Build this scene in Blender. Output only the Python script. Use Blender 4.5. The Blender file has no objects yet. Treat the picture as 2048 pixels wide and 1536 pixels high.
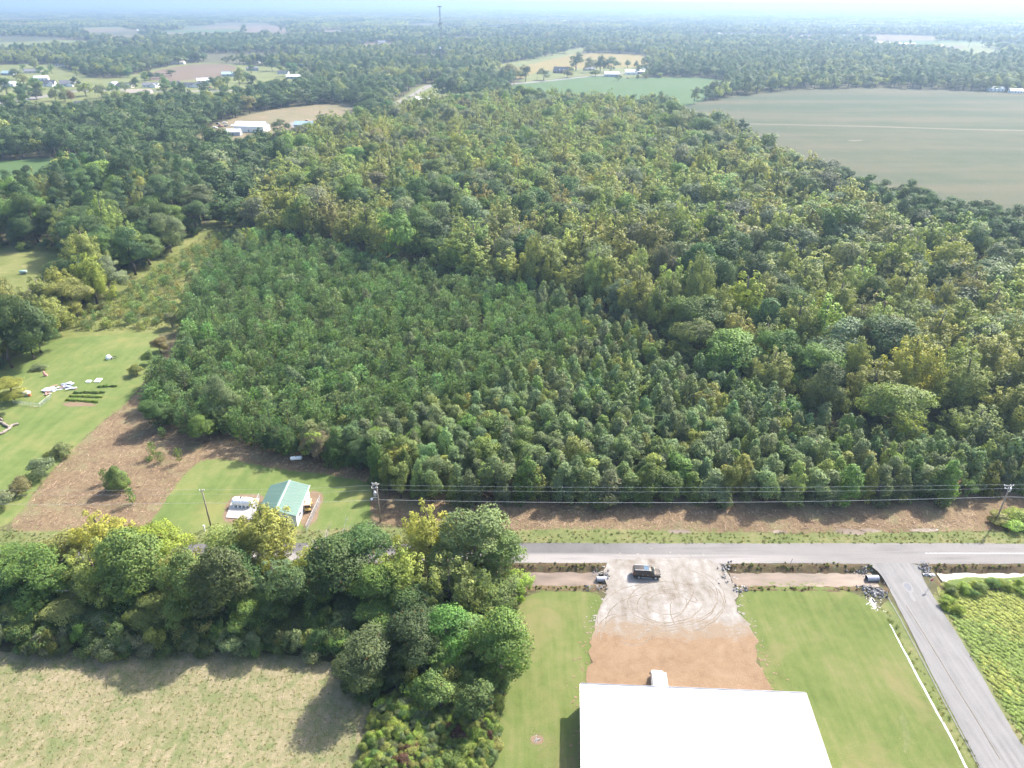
import bpy, bmesh, math, random
import numpy as np
from mathutils import Vector, Matrix
from mathutils.geometry import delaunay_2d_cdt

sc = bpy.context.scene
COL = sc.collection
rad = math.radians

# ------------------------------------------------------------------ camera
F_PX, CAM_H, PIT, ROLL = 1420.0, 96.0, rad(28.2), rad(0.15)
cr, sr = math.cos(ROLL), math.sin(ROLL)
right0 = Vector((1, 0, 0)); down0 = Vector((0, -math.sin(PIT), -math.cos(PIT))); fwd0 = Vector((0, math.cos(PIT), -math.sin(PIT)))
c_right = right0 * cr - down0 * sr
c_down = right0 * sr + down0 * cr
cam_d = bpy.data.cameras.new('camera'); cam = bpy.data.objects.new('camera', cam_d); COL.objects.link(cam)
cam_d.sensor_width = 36.0; cam_d.lens = 36.0 * F_PX / 2048.0; cam_d.clip_start = 0.5; cam_d.clip_end = 90000
cm = Matrix((c_right, -c_down, -fwd0)).transposed().to_4x4(); cm.translation = (0, 0, CAM_H)
cam.matrix_world = cm
sc.camera = cam

# ------------------------------------------------------------------ sky and sun
SUN_AZ, SUN_EL = rad(46), rad(45)          # azimuth clockwise from +Y
world = bpy.data.worlds.new('World'); sc.world = world; world.use_nodes = True
wn = world.node_tree
sky = wn.nodes.new('ShaderNodeTexSky'); sky.sky_type = 'NISHITA'; sky.sun_disc = False
sky.sun_elevation = SUN_EL; sky.sun_rotation = SUN_AZ; sky.air_density = 1.0; sky.dust_density = 2.5; sky.ozone_density = 1.0
wn.links.new(sky.outputs[0], wn.nodes['Background'].inputs[0]); wn.nodes['Background'].inputs[1].default_value = 0.15
sun_d = bpy.data.lights.new('sun', 'SUN'); sun_d.energy = 4.0; sun_d.angle = rad(0.6); sun_d.color = (1.0, 0.955, 0.88)
sun = bpy.data.objects.new('sun', sun_d); COL.objects.link(sun)
sdir = Vector((math.sin(SUN_AZ) * math.cos(SUN_EL), math.cos(SUN_AZ) * math.cos(SUN_EL), math.sin(SUN_EL)))
sun.rotation_euler = sdir.to_track_quat('Z', 'Y').to_euler(); sun.location = (0, 0, 200)
vs = sc.view_settings; vs.view_transform = 'Standard'; vs.look = 'None'; vs.gamma = 1.0; vs.exposure = 1.72; vs.use_curve_mapping = False
cy = sc.cycles
cy.max_bounces = 5; cy.diffuse_bounces = 3; cy.glossy_bounces = 2; cy.transmission_bounces = 3; cy.transparent_max_bounces = 4; cy.volume_bounces = 0; cy.adaptive_threshold = 0.03
cy.caustics_reflective = False; cy.caustics_refractive = False; cy.use_denoising = True
HAZE_DENSITY = 0.00022

# ------------------------------------------------------------------ helpers
def ray(x, y):
    u = (x - 1024) / F_PX; v = (y - 768) / F_PX
    u, v = u * cr + v * sr, -u * sr + v * cr
    return u, math.cos(PIT) - v * math.sin(PIT), -(math.sin(PIT) + v * math.cos(PIT))
def P(x, y, z=0.0):
    r = ray(x, y); t = (z - CAM_H) / r[2]
    return (r[0] * t, r[1] * t)
def at_depth(x, y, Y):
    r = ray(x, y); t = Y / r[1]
    return r[0] * t, CAM_H + r[2] * t
def PP(pts, z=0.0): return [P(a, b, z) for a, b in pts]

def lk(o): COL.objects.link(o); return o
def tag(o, label=None, cat=None, group=None, kind=None):
    if label: o['label'] = label
    if cat: o['category'] = cat
    if group: o['group'] = group
    if kind: o['kind'] = kind
    return o
def empty(name, loc=(0, 0, 0), rz=0.0, s=1.0):
    o = bpy.data.objects.new(name, None); o.empty_display_size = 0.3
    o.location = loc; o.rotation_euler = (0, 0, rz); o.scale = (s, s, s) if not hasattr(s, '__len__') else s
    return lk(o)
def mobj(name, me, parent=None, **k):
    o = bpy.data.objects.new(name, me); lk(o)
    if parent is not None: o.parent = parent
    return tag(o, **k)

def np_mesh(name, V, faces, mats=(), midx=None, attrs=None, smooth=False):
    """faces: list of (k,n) int arrays"""
    me = bpy.data.meshes.new(name)
    V = np.asarray(V, dtype=np.float32)
    me.vertices.add(len(V)); me.vertices.foreach_set('co', V.ravel())
    loops = np.concatenate([f.ravel() for f in faces]).astype(np.int32)
    tot = np.concatenate([np.full(len(f), f.shape[1]) for f in faces]).astype(np.int32)
    st = np.concatenate([[0], np.cumsum(tot)[:-1]]).astype(np.int32)
    me.loops.add(len(loops)); me.loops.foreach_set('vertex_index', loops)
    me.polygons.add(len(tot)); me.polygons.foreach_set('loop_start', st); me.polygons.foreach_set('loop_total', tot)
    for m in mats: me.materials.append(m)
    if midx is not None: me.polygons.foreach_set('material_index', np.asarray(midx, dtype=np.int32))
    if smooth: me.polygons.foreach_set('use_smooth', np.ones(len(tot), dtype=bool))
    if attrs:
        for n, a in attrs.items():
            a = np.asarray(a, dtype=np.float32)
            if a.ndim == 2: A = me.attributes.new(n, 'FLOAT_VECTOR', 'POINT'); A.data.foreach_set('vector', a.ravel())
            else: A = me.attributes.new(n, 'FLOAT', 'POINT'); A.data.foreach_set('value', a)
    me.update(calc_edges=True)
    return me

class MB:
    """collects boxes, tubes and prisms into one mesh"""
    def __init__(s): s.v = []; s.f = []
    def add(s, vs_, fs):
        n = len(s.v); s.v += [tuple(a) for a in vs_]; s.f += [tuple(i + n for i in f) for f in fs]; return s
    def box(s, c, d, rz=0.0, M=None):
        x, y, z = d[0] / 2, d[1] / 2, d[2] / 2
        vs_ = [Vector((a * x, b * y, e * z)) for e in (-1, 1) for b in (-1, 1) for a in (-1, 1)]
        R = M if M is not None else Matrix.Rotation(rz, 3, 'Z')
        vs_ = [R @ p + Vector(c) for p in vs_]
        return s.add(vs_, [(0, 2, 3, 1), (4, 5, 7, 6), (0, 1, 5, 4), (2, 6, 7, 3), (0, 4, 6, 2), (1, 3, 7, 5)])
    def tube(s, pts, r, n=6, cap=True):
        pts = [Vector(p) for p in pts]; rs = r if hasattr(r, '__len__') else [r] * len(pts)
        vs_ = []; fs = []
        for i, p in enumerate(pts):
            d = (pts[min(i + 1, len(pts) - 1)] - pts[max(i - 1, 0)]).normalized()
            a = d.cross(Vector((0, 0, 1)))
            if a.length < 1e-3: a = Vector((1, 0, 0))
            a.normalize(); b = d.cross(a)
            for k in range(n):
                t = 2 * math.pi * k / n
                vs_.append(p + (a * math.cos(t) + b * math.sin(t)) * rs[i])
        for i in range(len(pts) - 1):
            for k in range(n):
                fs.append((i * n + k, i * n + (k + 1) % n, (i + 1) * n + (k + 1) % n, (i + 1) * n + k))
        if cap: fs.append(tuple(range(n - 1, -1, -1))); fs.append(tuple((len(pts) - 1) * n + k for k in range(n)))
        return s.add(vs_, fs)
    def quad(s, a, b, c, d): return s.add([a, b, c, d], [(0, 1, 2, 3)])
    def prism(s, poly, axis_a, axis_b, org, ext):
        """poly (a,b) in plane axis_a/axis_b at org extruded by vector ext"""
        A, B, O, E_ = Vector(axis_a), Vector(axis_b), Vector(org), Vector(ext)
        n = len(poly); v0 = [O + A * p[0] + B * p[1] for p in poly]; v1 = [p + E_ for p in v0]
        fs = [tuple(range(n)), tuple(range(2 * n - 1, n - 1, -1))] + [(i, n + i, n + (i + 1) % n, (i + 1) % n) for i in range(n)]
        return s.add(v0 + v1, fs)
    def mesh(s, name, mat=None, smooth=False, bevel=0.0):
        me = bpy.data.meshes.new(name); me.from_pydata([tuple(p) for p in s.v], [], s.f)
        bm = bmesh.new(); bm.from_mesh(me)
        bmesh.ops.recalc_face_normals(bm, faces=bm.faces)
        if bevel: bmesh.ops.bevel(bm, geom=list(bm.edges), offset=bevel, segments=1, affect='EDGES', clamp_overlap=True)
        bm.to_mesh(me); bm.free()
        if mat: me.materials.append(mat)
        if smooth:
            me.polygons.foreach_set('use_smooth', np.ones(len(me.polygons), dtype=bool))
        me.update(); return me
    def build(s, name, mat=None, parent=None, smooth=False, bevel=0.0, **k):
        return mobj(name, s.mesh(name, mat, smooth, bevel), parent, **k)

# value noise for layout work
_ng = np.random.default_rng(5).random((64, 64))
def vnoise(x, y, s):
    x = np.asarray(x, float) / s; y = np.asarray(y, float) / s
    xi = np.floor(x).astype(int); yi = np.floor(y).astype(int); fx = x - xi; fy = y - yi
    fx = fx * fx * (3 - 2 * fx); fy = fy * fy * (3 - 2 * fy)
    g = lambda a, b: _ng[a % 64, b % 64]
    return (g(xi, yi) * (1 - fx) + g(xi + 1, yi) * fx) * (1 - fy) + (g(xi, yi + 1) * (1 - fx) + g(xi + 1, yi + 1) * fx) * fy
def inpoly(x, y, poly):
    x = np.asarray(x, float); y = np.asarray(y, float); r = np.zeros(x.shape, bool); n = len(poly)
    for i in range(n):
        x0, y0 = poly[i]; x1, y1 = poly[(i + 1) % n]
        if y0 == y1: continue
        c = ((y0 > y) != (y1 > y)) & (x < (x1 - x0) * (y - y0) / (y1 - y0) + x0)
        r ^= c
    return r

# ------------------------------------------------------------------ materials
class NT:
    def __init__(s, name):
        s.m = bpy.data.materials.new(name); s.m.use_nodes = True; s.t = s.m.node_tree; s.t.nodes.clear()
        s.out = s.t.nodes.new('ShaderNodeOutputMaterial')
    def n(s, typ, ins=None, **props):
        nd = s.t.nodes.new(typ)
        for k, v in props.items(): setattr(nd, k, v)
        for k, v in (ins or {}).items():
            sk = nd.inputs[k]
            if isinstance(v, bpy.types.NodeSocket): s.t.links.new(v, sk)
            else: sk.default_value = v
        return nd
    def pos(s): return s.n('ShaderNodeNewGeometry').outputs['Position']
    def noise(s, vec, scale, detail=4, rough=0.55, dist=0.0):
        return s.n('ShaderNodeTexNoise', {'Vector': vec, 'Scale': scale, 'Detail': detail, 'Roughness': rough, 'Distortion': dist}).outputs['Fac']
    def mapv(s, vec, scale=(1, 1, 1), rot=0.0):
        return s.n('ShaderNodeMapping', {'Vector': vec, 'Scale': scale, 'Rotation': (0, 0, rot)}).outputs[0]
    def ramp(s, fac, stops, interp='LINEAR'):
        nd = s.n('ShaderNodeValToRGB', {'Fac': fac}); cr_ = nd.color_ramp; cr_.interpolation = interp
        while len(cr_.elements) < len(stops): cr_.elements.new(0.5)
        for e, (p, c) in zip(cr_.elements, stops):
            e.position = p; e.color = (*c, 1) if len(c) == 3 else c
        return nd.outputs['Color']
    def fmap(s, v, a, b, c=0.0, d=1.0):
        return s.n('ShaderNodeMapRange', {'Value': v, 'From Min': a, 'From Max': b, 'To Min': c, 'To Max': d}).outputs[0]
    def mix(s, fac, a, b, mode='MIX'):
        nd = s.n('ShaderNodeMix', data_type='RGBA', blend_type=mode)
        for i, v in ((0, fac), (6, a), (7, b)):
            if isinstance(v, bpy.types.NodeSocket): s.t.links.new(v, nd.inputs[i])
            else: nd.inputs[i].default_value = v if i == 0 else ((*v, 1) if len(v) == 3 else v)
        return nd.outputs[2]
    def math(s, op, a, b=0.0):
        nd = s.n('ShaderNodeMath', operation=op)
        for i, v in ((0, a), (1, b)):
            if isinstance(v, bpy.types.NodeSocket): s.t.links.new(v, nd.inputs[i])
            else: nd.inputs[i].default_value = v
        return nd.outputs[0]
    def bsdf(s, col, rough=0.9, spec=0.2, metal=0.0, bump=None, bstr=0.5, bdist=0.05, **k):
        ins = {'Base Color': col if isinstance(col, bpy.types.NodeSocket) else (*col, 1), 'Roughness': rough, 'Metallic': metal, 'Specular IOR Level': spec}
        ins.update(k)
        if bump is not None:
            ins['Normal'] = s.n('ShaderNodeBump', {'Height': bump, 'Strength': bstr, 'Distance': bdist}).outputs[0]
        b = s.n('ShaderNodeBsdfPrincipled', ins)
        s.t.links.new(b.outputs[0], s.out.inputs['Surface']); return s.m

_pm = {}
def plain(name, col, rough=0.6, spec=0.3, metal=0.0, var=0.12, scale=2.0):
    if name in _pm: return _pm[name]
    t = NT(name); p = t.n('ShaderNodeTexCoord').outputs['Object']
    f = t.noise(p, scale, 5)
    lo = tuple(c * (1 - var) for c in col); hi = tuple(min(1, c * (1 + var)) for c in col)
    c = t.ramp(f, [(0.3, lo), (0.7, hi)])
    _pm[name] = t.bsdf(c, rough, spec, metal); return _pm[name]

def ground_mat(name, stops, s1=0.06, s2=0.6, s3=4.0, w=(0.45, 0.3, 0.25), streak=None, bump=0.6, rough=0.95, extra=None, fine=0.0):
    t = NT(name); p = t.pos()
    a = t.noise(p, s1, 3); b = t.noise(p, s2, 4, 0.6); c = t.noise(p, s3, 3, 0.7)
    f = t.math('ADD', t.math('ADD', t.math('MULTIPLY', a, w[0]), t.math('MULTIPLY', b, w[1])), t.math('MULTIPLY', c, w[2]))
    if streak:
        sv = t.mapv(p, (streak[0], streak[1], 1), streak[2])
        st = t.noise(sv, 1.0, 3)
        f = t.math('ADD', f, t.math('MULTIPLY', t.math('SUBTRACT', st, 0.5), streak[3]))
    f = t.fmap(f, 0.32, 0.68)
    col = t.ramp(f, stops)
    if extra: col = extra(t, p, col)
    h = t.noise(p, 7.0, 3, 0.7)
    return t.bsdf(col, rough, 0.1, bump=h, bstr=bump, bdist=0.12)

def leaf_mat(name, trans=0.5, sheen=0.14, brown=(0.16, 0.075, 0.03), rough=0.55, soft=1.1):
    t = NT(name)
    tint = t.n('ShaderNodeAttribute', attribute_type='INSTANCER', attribute_name='tint').outputs['Color']
    lv = t.n('ShaderNodeAttribute', attribute_type='GEOMETRY', attribute_name='lv').outputs['Fac']
    v = t.fmap(lv, 0.0, 0.9, 0.62, 1.38)
    col = t.mix(1.0, tint, t.n('ShaderNodeCombineColor', {'Red': v, 'Green': v, 'Blue': v}).outputs[0], 'MULTIPLY')
    yel = t.mix(1.0, col, (1.35, 1.12, 0.6), 'MULTIPLY')
    col = t.mix(t.fmap(lv, 0.5, 0.9, 0.0, 0.55), col, yel)
    col = t.mix(t.fmap(lv, 0.93, 0.95), col, brown)
    sn = t.n('ShaderNodeAttribute', attribute_type='GEOMETRY', attribute_name='sn').outputs['Vector']
    sn = t.n('ShaderNodeVectorTransform', {'Vector': sn}, vector_type='NORMAL', convert_from='OBJECT', convert_to='WORLD').outputs[0]
    gn = t.n('ShaderNodeNewGeometry').outputs['Normal']
    a_ = t.n('ShaderNodeVectorMath', {0: sn, 'Scale': soft}, operation='SCALE').outputs[0]
    nn = t.n('ShaderNodeVectorMath', {0: a_, 1: gn}, operation='ADD').outputs[0]
    nn = t.n('ShaderNodeVectorMath', {0: nn}, operation='NORMALIZE').outputs[0]
    pr = t.n('ShaderNodeBsdfPrincipled', {'Base Color': col, 'Roughness': rough, 'Specular IOR Level': sheen, 'Normal': nn})
    tc = t.mix(1.0, col, (1.5, 1.45, 0.75), 'MULTIPLY')
    tr = t.n('ShaderNodeBsdfTranslucent', {'Color': tc, 'Normal': nn})
    mx = t.n('ShaderNodeMixShader', {0: trans, 1: pr.outputs[0], 2: tr.outputs[0]})
    t.t.links.new(mx.outputs[0], t.out.inputs['Surface']); return t.m

M_LEAF = leaf_mat('leaf')
M_NEEDLE = leaf_mat('needle', 0.42, 0.16, soft=0.6)
def bark():
    t = NT('bark'); p = t.n('ShaderNodeTexCoord').outputs['Object']
    f = t.noise(t.mapv(p, (4, 4, 1.0)), 2.0, 5)
    c = t.ramp(f, [(0.3, (0.06, 0.045, 0.035)), (0.7, (0.19, 0.16, 0.13))])
    return t.bsdf(c, 0.95, 0.1, bump=f, bstr=0.8)
M_BARK = bark()
M_DEADWOOD = plain('pale_dead_wood', (0.42, 0.38, 0.34), 0.9, 0.1)

# ------------------------------------------------------------------ ground sheets
def resample(poly, step):
    out = []
    n = len(poly)
    for i in range(n):
        a = np.array(poly[i]); b = np.array(poly[(i + 1) % n]); L = np.linalg.norm(b - a); k = max(1, int(L / step))
        for j in range(k): out.append(a + (b - a) * j / k)
    return np.array(out)
def smooth_poly(poly, it=2):
    p = np.array(poly, float)
    for _ in range(it):
        q = np.roll(p, -1, 0); p = np.stack([p * 0.75 + q * 0.25, p * 0.25 + q * 0.75], 1).reshape(-1, 2)
    return p
RAG = dict(pasture=.7, lawn=.35, gravel_lot=.6, dirt_lot=1.1, verge=.4, mulch_strip=.5, mulch_clearing=.4, shed_lawn=.35, yard=.4, road_edge_grass=.2, garden_bed=.2, dirt_strip=.3, bare_patch=.3, fire_pit=.3, chalk_patch=.3)
def in_view(q): return 50 < q[1] < 420 and abs(q[0]) < q[1] * .9 + 15
def sheet(name, poly, z, mat, jit=0.4, step=1.0, smooth=2, kind='structure', label=None, parent=None, cat=None):
    rag = RAG.get(name, 0.0)
    p = smooth_poly(poly, smooth) if smooth else np.array(poly, float)
    p = resample(p, step)
    if jit:
        for k, (s, a) in enumerate(((step * 9, 1.0), (step * 3, 0.6), (step * 1.2, 0.5))):
            p = p + np.stack([vnoise(p[:, 0] + 31 * k, p[:, 1], s) - 0.5, vnoise(p[:, 0], p[:, 1] + 57 * k + 9, s) - 0.5], 1) * 2 * jit * a
    r = delaunay_2d_cdt([Vector(a) for a in p], [], [list(range(len(p)))], 1, 1e-4)
    V = [(v.x, v.y, z) for v in r[0]]; Fc = [tuple(f) for f in r[2]]
    if rag:
        rgr = np.random.default_rng(len(p)); d = np.roll(p, -1, 0) - np.roll(p, 1, 0); nm = np.stack([d[:, 1], -d[:, 0]], 1) / np.maximum(np.linalg.norm(d, axis=1, keepdims=True), 1e-6)
        ar = 0.5 * np.sum(p[:, 0] * np.roll(p[:, 1], -1) - np.roll(p[:, 0], -1) * p[:, 1]); nm = nm * np.sign(ar)
        for i in range(len(p)):
            if not (in_view(p[i])): continue
            for _ in range(3):
                c = p[i] + nm[i] * rgr.exponential(rag) + rgr.normal(size=2) * step * .6; q = rgr.uniform(.06, .32) * min(1.0, step); n0 = len(V); zz = z + rgr.uniform(.0004, .003)
                for k in range(6): a = k * 1.047; rr_ = q * rgr.uniform(.5, 1.3); V.append((c[0] + math.cos(a) * rr_ * 1.4, c[1] + math.sin(a) * rr_, zz))
                Fc.append(tuple(range(n0, n0 + 6)))
    me = bpy.data.meshes.new(name); me.from_pydata(V, [], Fc)
    bm = bmesh.new(); bm.from_mesh(me); bmesh.ops.recalc_face_normals(bm, faces=bm.faces)
    if bm.faces and sum(f.normal.z for f in bm.faces) < 0: bmesh.ops.reverse_faces(bm, faces=bm.faces)
    bm.to_mesh(me); bm.free()
    me.materials.append(mat)
    o = mobj(name, me, parent, kind=kind, label=label, cat=cat)
    return o

# ditch profile along the south side of the road
def ditch_w(X):
    f = lambda a, b, w=1.6: np.clip((X - a) / w, 0, 1) * np.clip((b - X) / w, 0, 1)
    g = np.maximum(np.maximum(f(-150, 18.2), f(40.5, 71.0)), f(80.5, 420))
    return g * g * (3 - 2 * g)
def ground_z(X, Y):
    X = np.asarray(X, float); Y = np.asarray(Y, float)
    up = np.clip((Y - 98.3) / 2.5, 0, 1) * np.clip((105.1 - Y) / 2.3, 0, 1)
    up = up * up * (3 - 2 * up)
    rough_ = (vnoise(X, Y, 1.1) - 0.5) * 0.35 * np.clip(up * (1.2 - up) * 4, 0, 1)
    return (-1.05 * up + rough_) * ditch_w(X)

def grid_mesh(name, xs, ys, zf, mat, mask=None):
    X, Y = np.meshgrid(xs, ys); Z = zf(X, Y)
    V = np.stack([X, Y, Z], -1).reshape(-1, 3); nx = len(xs)
    i, j = np.meshgrid(np.arange(len(xs) - 1), np.arange(len(ys) - 1))
    a = (j * nx + i).ravel(); Fq = np.stack([a, a + 1, a + 1 + nx, a + nx], 1)
    if mask is not None:
        cx = (xs[:-1] + xs[1:]) / 2; cy_ = (ys[:-1] + ys[1:]) / 2; CX, CY = np.meshgrid(cx, cy_); Fq = Fq[mask(CX, CY).ravel()]
    return np_mesh(name, V, [Fq], [mat], smooth=True)

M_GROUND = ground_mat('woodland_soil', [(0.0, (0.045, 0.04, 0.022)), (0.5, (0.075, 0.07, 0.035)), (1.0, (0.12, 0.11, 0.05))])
xs = np.concatenate([[-26000, -12000, -5000, -2000, -800, -400, -220], np.arange(-160, 300, 1.0), [320, 420, 500, 800, 2000, 5000, 12000, 26000]])
ys = np.concatenate([[-400, -50, 40, 80, 96], np.arange(97.5, 106.1, 0.35), [110, 130, 200, 400, 1000, 3000, 8000, 20000]])
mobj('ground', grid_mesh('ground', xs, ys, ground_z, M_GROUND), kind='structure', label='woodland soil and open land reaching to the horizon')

def grass_extra(patch, col2, thr=0.6, s=0.12):
    def f(t, p, col):
        n = t.noise(p, s, 4, 0.6, 0.6)
        return t.mix(t.fmap(n, thr - 0.06, thr + 0.1, 0, patch), col, col2)
    return f
M_LAWN = ground_mat('mown_lawn', [(0, (0.064, 0.085, 0.021)), (0.4, (0.089, 0.113, 0.031)), (0.7, (0.111, 0.124, 0.041)), (1, (0.149, 0.137, 0.061))], s1=0.07, s2=0.5, s3=4.5, w=(0.4, 0.3, 0.3), streak=(0.8, 0.06, rad(24), 0.4), bump=0.6, extra=grass_extra(0.6, (0.162, 0.135, 0.064), 0.57, 0.09))
M_LAWN2 = ground_mat('yard_lawn', [(0, (0.067, 0.098, 0.025)), (0.5, (0.100, 0.132, 0.038)), (1, (0.157, 0.158, 0.059))], s1=0.06, s2=0.5, s3=4.5, w=(0.4, 0.3, 0.3), streak=(0.5, 0.06, rad(-40), 0.35), bump=0.6, extra=grass_extra(0.6, (0.176, 0.163, 0.059), 0.56, 0.07))
M_PASTURE = ground_mat('dry_pasture', [(0, (0.089, 0.109, 0.039)), (0.4, (0.156, 0.145, 0.074)), (0.7, (0.221, 0.184, 0.112)), (1, (0.273, 0.217, 0.155))], s1=0.08, s2=0.9, s3=3.5, w=(0.25, 0.35, 0.40), bump=0.9, streak=(1.2, 0.25, rad(-20), 0.3), extra=grass_extra(0.7, (0.096, 0.123, 0.043), 0.56, 0.35))
M_VERGE = ground_mat('roadside_grass', [(0, (0.068, 0.091, 0.028)), (0.5, (0.116, 0.130, 0.047)), (1, (0.205, 0.169, 0.089))], s1=0.15, s2=1.2, bump=0.8)
M_MULCH = ground_mat('chipped_brush_mulch', [(0, (0.070, 0.047, 0.028)), (0.4, (0.127, 0.087, 0.052)), (0.7, (0.177, 0.127, 0.074)), (1, (0.248, 0.201, 0.120))], s1=0.10, s2=0.8, s3=3.2, w=(0.30, 0.30, 0.40), streak=(3.0, 0.6, rad(25), 0.35), bump=1.0, extra=grass_extra(0.55, (0.165, 0.155, 0.078), 0.58, 0.16))
GRAV_T = (0.215, 0.195, 0.17); DIRT_T = (0.20, 0.135, 0.085)
def lot_blend(other, ya, yb, amt=1.0):
    def f(t, p, col):
        sp = t.n('ShaderNodeSeparateXYZ', {0: p}); n = t.noise(p, 0.35, 5, 0.65, 0.8); n2 = t.noise(p, 2.2, 4, .7)
        g = t.fmap(sp.outputs[1], ya, yb)
        v = t.math('ADD', g, t.math('ADD', t.math('MULTIPLY', t.math('SUBTRACT', n, .5), 1.5), t.math('MULTIPLY', t.math('SUBTRACT', n2, .5), .7)))
        return t.mix(t.fmap(v, .4, .75, 0, amt), col, other)
    return f
M_DIRT = ground_mat('tan_dirt', [(0.05, (0.138, 0.090, 0.055)), (0.4, (0.179, 0.119, 0.072)), (0.75, (0.207, 0.142, 0.090)), (1, (0.235, 0.171, 0.116))], s1=0.12, s2=0.7, s3=4, w=(0.4, 0.35, 0.25), bump=0.8, extra=lot_blend(GRAV_T, 84.5, 90.5))
M_SOIL = ground_mat('reddish_soil', [(0, (0.12, 0.085, 0.055)), (0.5, (0.165, 0.115, 0.075)), (1, (0.2, 0.15, 0.1))], s1=0.2, s2=1.2, bump=0.8)
M_GRAVEL = ground_mat('pale_gravel', [(0, (0.135, 0.108, 0.083)), (0.35, (0.19, 0.168, 0.143)), (0.7, (0.235, 0.215, 0.192)), (1, (0.30, 0.285, 0.265))], s1=0.1, s2=0.8, s3=5.0, w=(0.35, 0.4, 0.25), bump=0.8, streak=(0.5, 0.12, rad(60), 0.5), extra=lot_blend((0.185, 0.135, 0.09), 94.0, 86.5, 0.9))
M_MUD = ground_mat('ditch_bank_mud', [(0, (0.052, 0.034, 0.020)), (0.4, (0.093, 0.065, 0.038)), (0.7, (0.102, 0.085, 0.040)), (1, (0.154, 0.125, 0.070))], s1=0.2, s2=1.3, s3=4.0, w=(0.25, 0.40, 0.35), bump=1.0)
M_ROUGH = ground_mat('rough_grass', [(0, (0.071, 0.089, 0.024)), (0.5, (0.121, 0.134, 0.041)), (1, (0.214, 0.186, 0.081))], s1=0.08, s2=0.5, bump=0.8)

def asphalt(name, base, dust, road_y=None):
    t = NT(name); p = t.pos()
    a = t.noise(p, 0.25, 5, 0.6); b = t.noise(t.mapv(p, (0.06, 1.1, 1)), 1.0, 5, 0.6); c = t.noise(p, 6.0, 3)
    col = t.ramp(t.math('ADD', t.math('MULTIPLY', a, 0.6), t.math('MULTIPLY', c, 0.4)), [(0.35, tuple(x * 0.82 for x in base)), (0.65, tuple(x * 1.15 for x in base))])
    sp = t.n('ShaderNodeSeparateXYZ', {0: p})
    if road_y:
        south = t.fmap(sp.outputs[1], road_y + 0.25, road_y - 0.6)
        east = t.fmap(sp.outputs[0], 14, 34)
        m = t.math('MAXIMUM', t.math('MULTIPLY', south, t.fmap(sp.outputs[0], 72, 45, 0.25, 1.0)), t.math('MULTIPLY', east, 0.5))
        m = t.math('MULTIPLY', m, t.fmap(b, 0.22, 0.5, 0.25, 1.0))
        col = t.mix(m, col, dust)
    else:
        m = t.fmap(t.noise(t.mapv(p, (1.2, 0.08, 1), rad(-25)), 1.0, 4), 0.35, 0.7, 0.0, 0.9)
        col = t.mix(m, col, dust)
    return t.bsdf(col, 0.85, 0.25, bump=c, bstr=0.3, bdist=0.02)
M_ROAD = asphalt('worn_asphalt', (0.096, 0.09, 0.088), (0.205, 0.188, 0.175), 108.1)
M_ROAD2 = asphalt('side_asphalt', (0.128, 0.122, 0.118), (0.172, 0.164, 0.158))

# roads
RY0 = [(-400, 101.5), (-200, 103.6), (-100, 104.9), (-40, 105.2), (0, 105.3), (100, 105.4), (400, 105.6)]
RY1 = [(-400, 106.0), (-200, 108.6), (-100, 109.7), (-40, 110.9), (0, 111.05), (100, 111.3), (400, 111.6)]
sheet('road', RY0 + RY1[::-1], 0.06, M_ROAD, 0.10, 0.7, 0, label='worn grey asphalt road running across the picture')
side = [P(1728, 1126), P(1750, 1137), P(1768, 1158), P(1785, 1190), P(1815, 1250), P(1890, 1400), P(1962, 1536), P(2080, 1800), P(2260, 1800), P(2048, 1502), P(1960, 1345), P(1893, 1235), P(1856, 1175), P(1842, 1150), P(1842, 1126)]
sheet('side_road', side, 0.064, M_ROAD2, 0.08, 0.6, 1, label='pale grey asphalt side road leading down to the right')
M_PAINT = plain('worn_white_paint', (0.62, 0.62, 0.6), 0.7, 0.2, var=0.3, scale=6)
sheet('road_marking', [(82, 108.28), (400, 108.5), (400, 108.63), (82, 108.41)], 0.066, M_PAINT, 0.02, 0.5, 0, label='pale worn line along the middle of the road')

# fields, yards and lots near the camera (z stacked a few millimetres apart)
sheet('pasture', PP([(-400, 1330), (-60, 1310), (120, 1300), (300, 1300), (520, 1305), (700, 1330), (760, 1400), (770, 1536), (760, 1900), (-900, 1900)]), 0.004, M_PASTURE, 0.6, 1.0, label='dry mown pasture at the lower left edge')
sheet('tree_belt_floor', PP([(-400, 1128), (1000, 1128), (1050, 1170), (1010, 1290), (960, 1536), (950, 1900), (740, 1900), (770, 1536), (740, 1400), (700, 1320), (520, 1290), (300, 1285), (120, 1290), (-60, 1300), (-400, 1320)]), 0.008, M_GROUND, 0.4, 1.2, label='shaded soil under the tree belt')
sheet('lawn', PP([(1040, 1180), (1210, 1182), (1200, 1240), (1183, 1300), (1178, 1340), (1172, 1536), (1165, 1900), (930, 1900), (965, 1536), (1000, 1330), (1018, 1270)]), 0.012, M_LAWN, 0.25, 0.8, label='mown lawn strip between tree belt and dirt lot')
sheet('lawn', PP([(1490, 1178), (1600, 1172), (1690, 1178), (1735, 1200), (1775, 1235), (1800, 1272), (1884, 1420), (1945, 1536), (2000, 1640), (2070, 1900), (1400, 1900), (1480, 1500), (1560, 1420), (1530, 1350), (1500, 1280), (1466, 1205)]), 0.012, M_LAWN, 0.22, 0.8, label='mown lawn between white building and side road')
sheet('lawn_edge', PP([(1780, 1196), (1800, 1225), (1890, 1400), (1964, 1536), (2000, 1600), (1960, 1600), (1925, 1520), (1850, 1380), (1790, 1270), (1750, 1220)]), 0.009, M_VERGE, 0.2, 0.8, label='strip of rougher grass along the side road')
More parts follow.
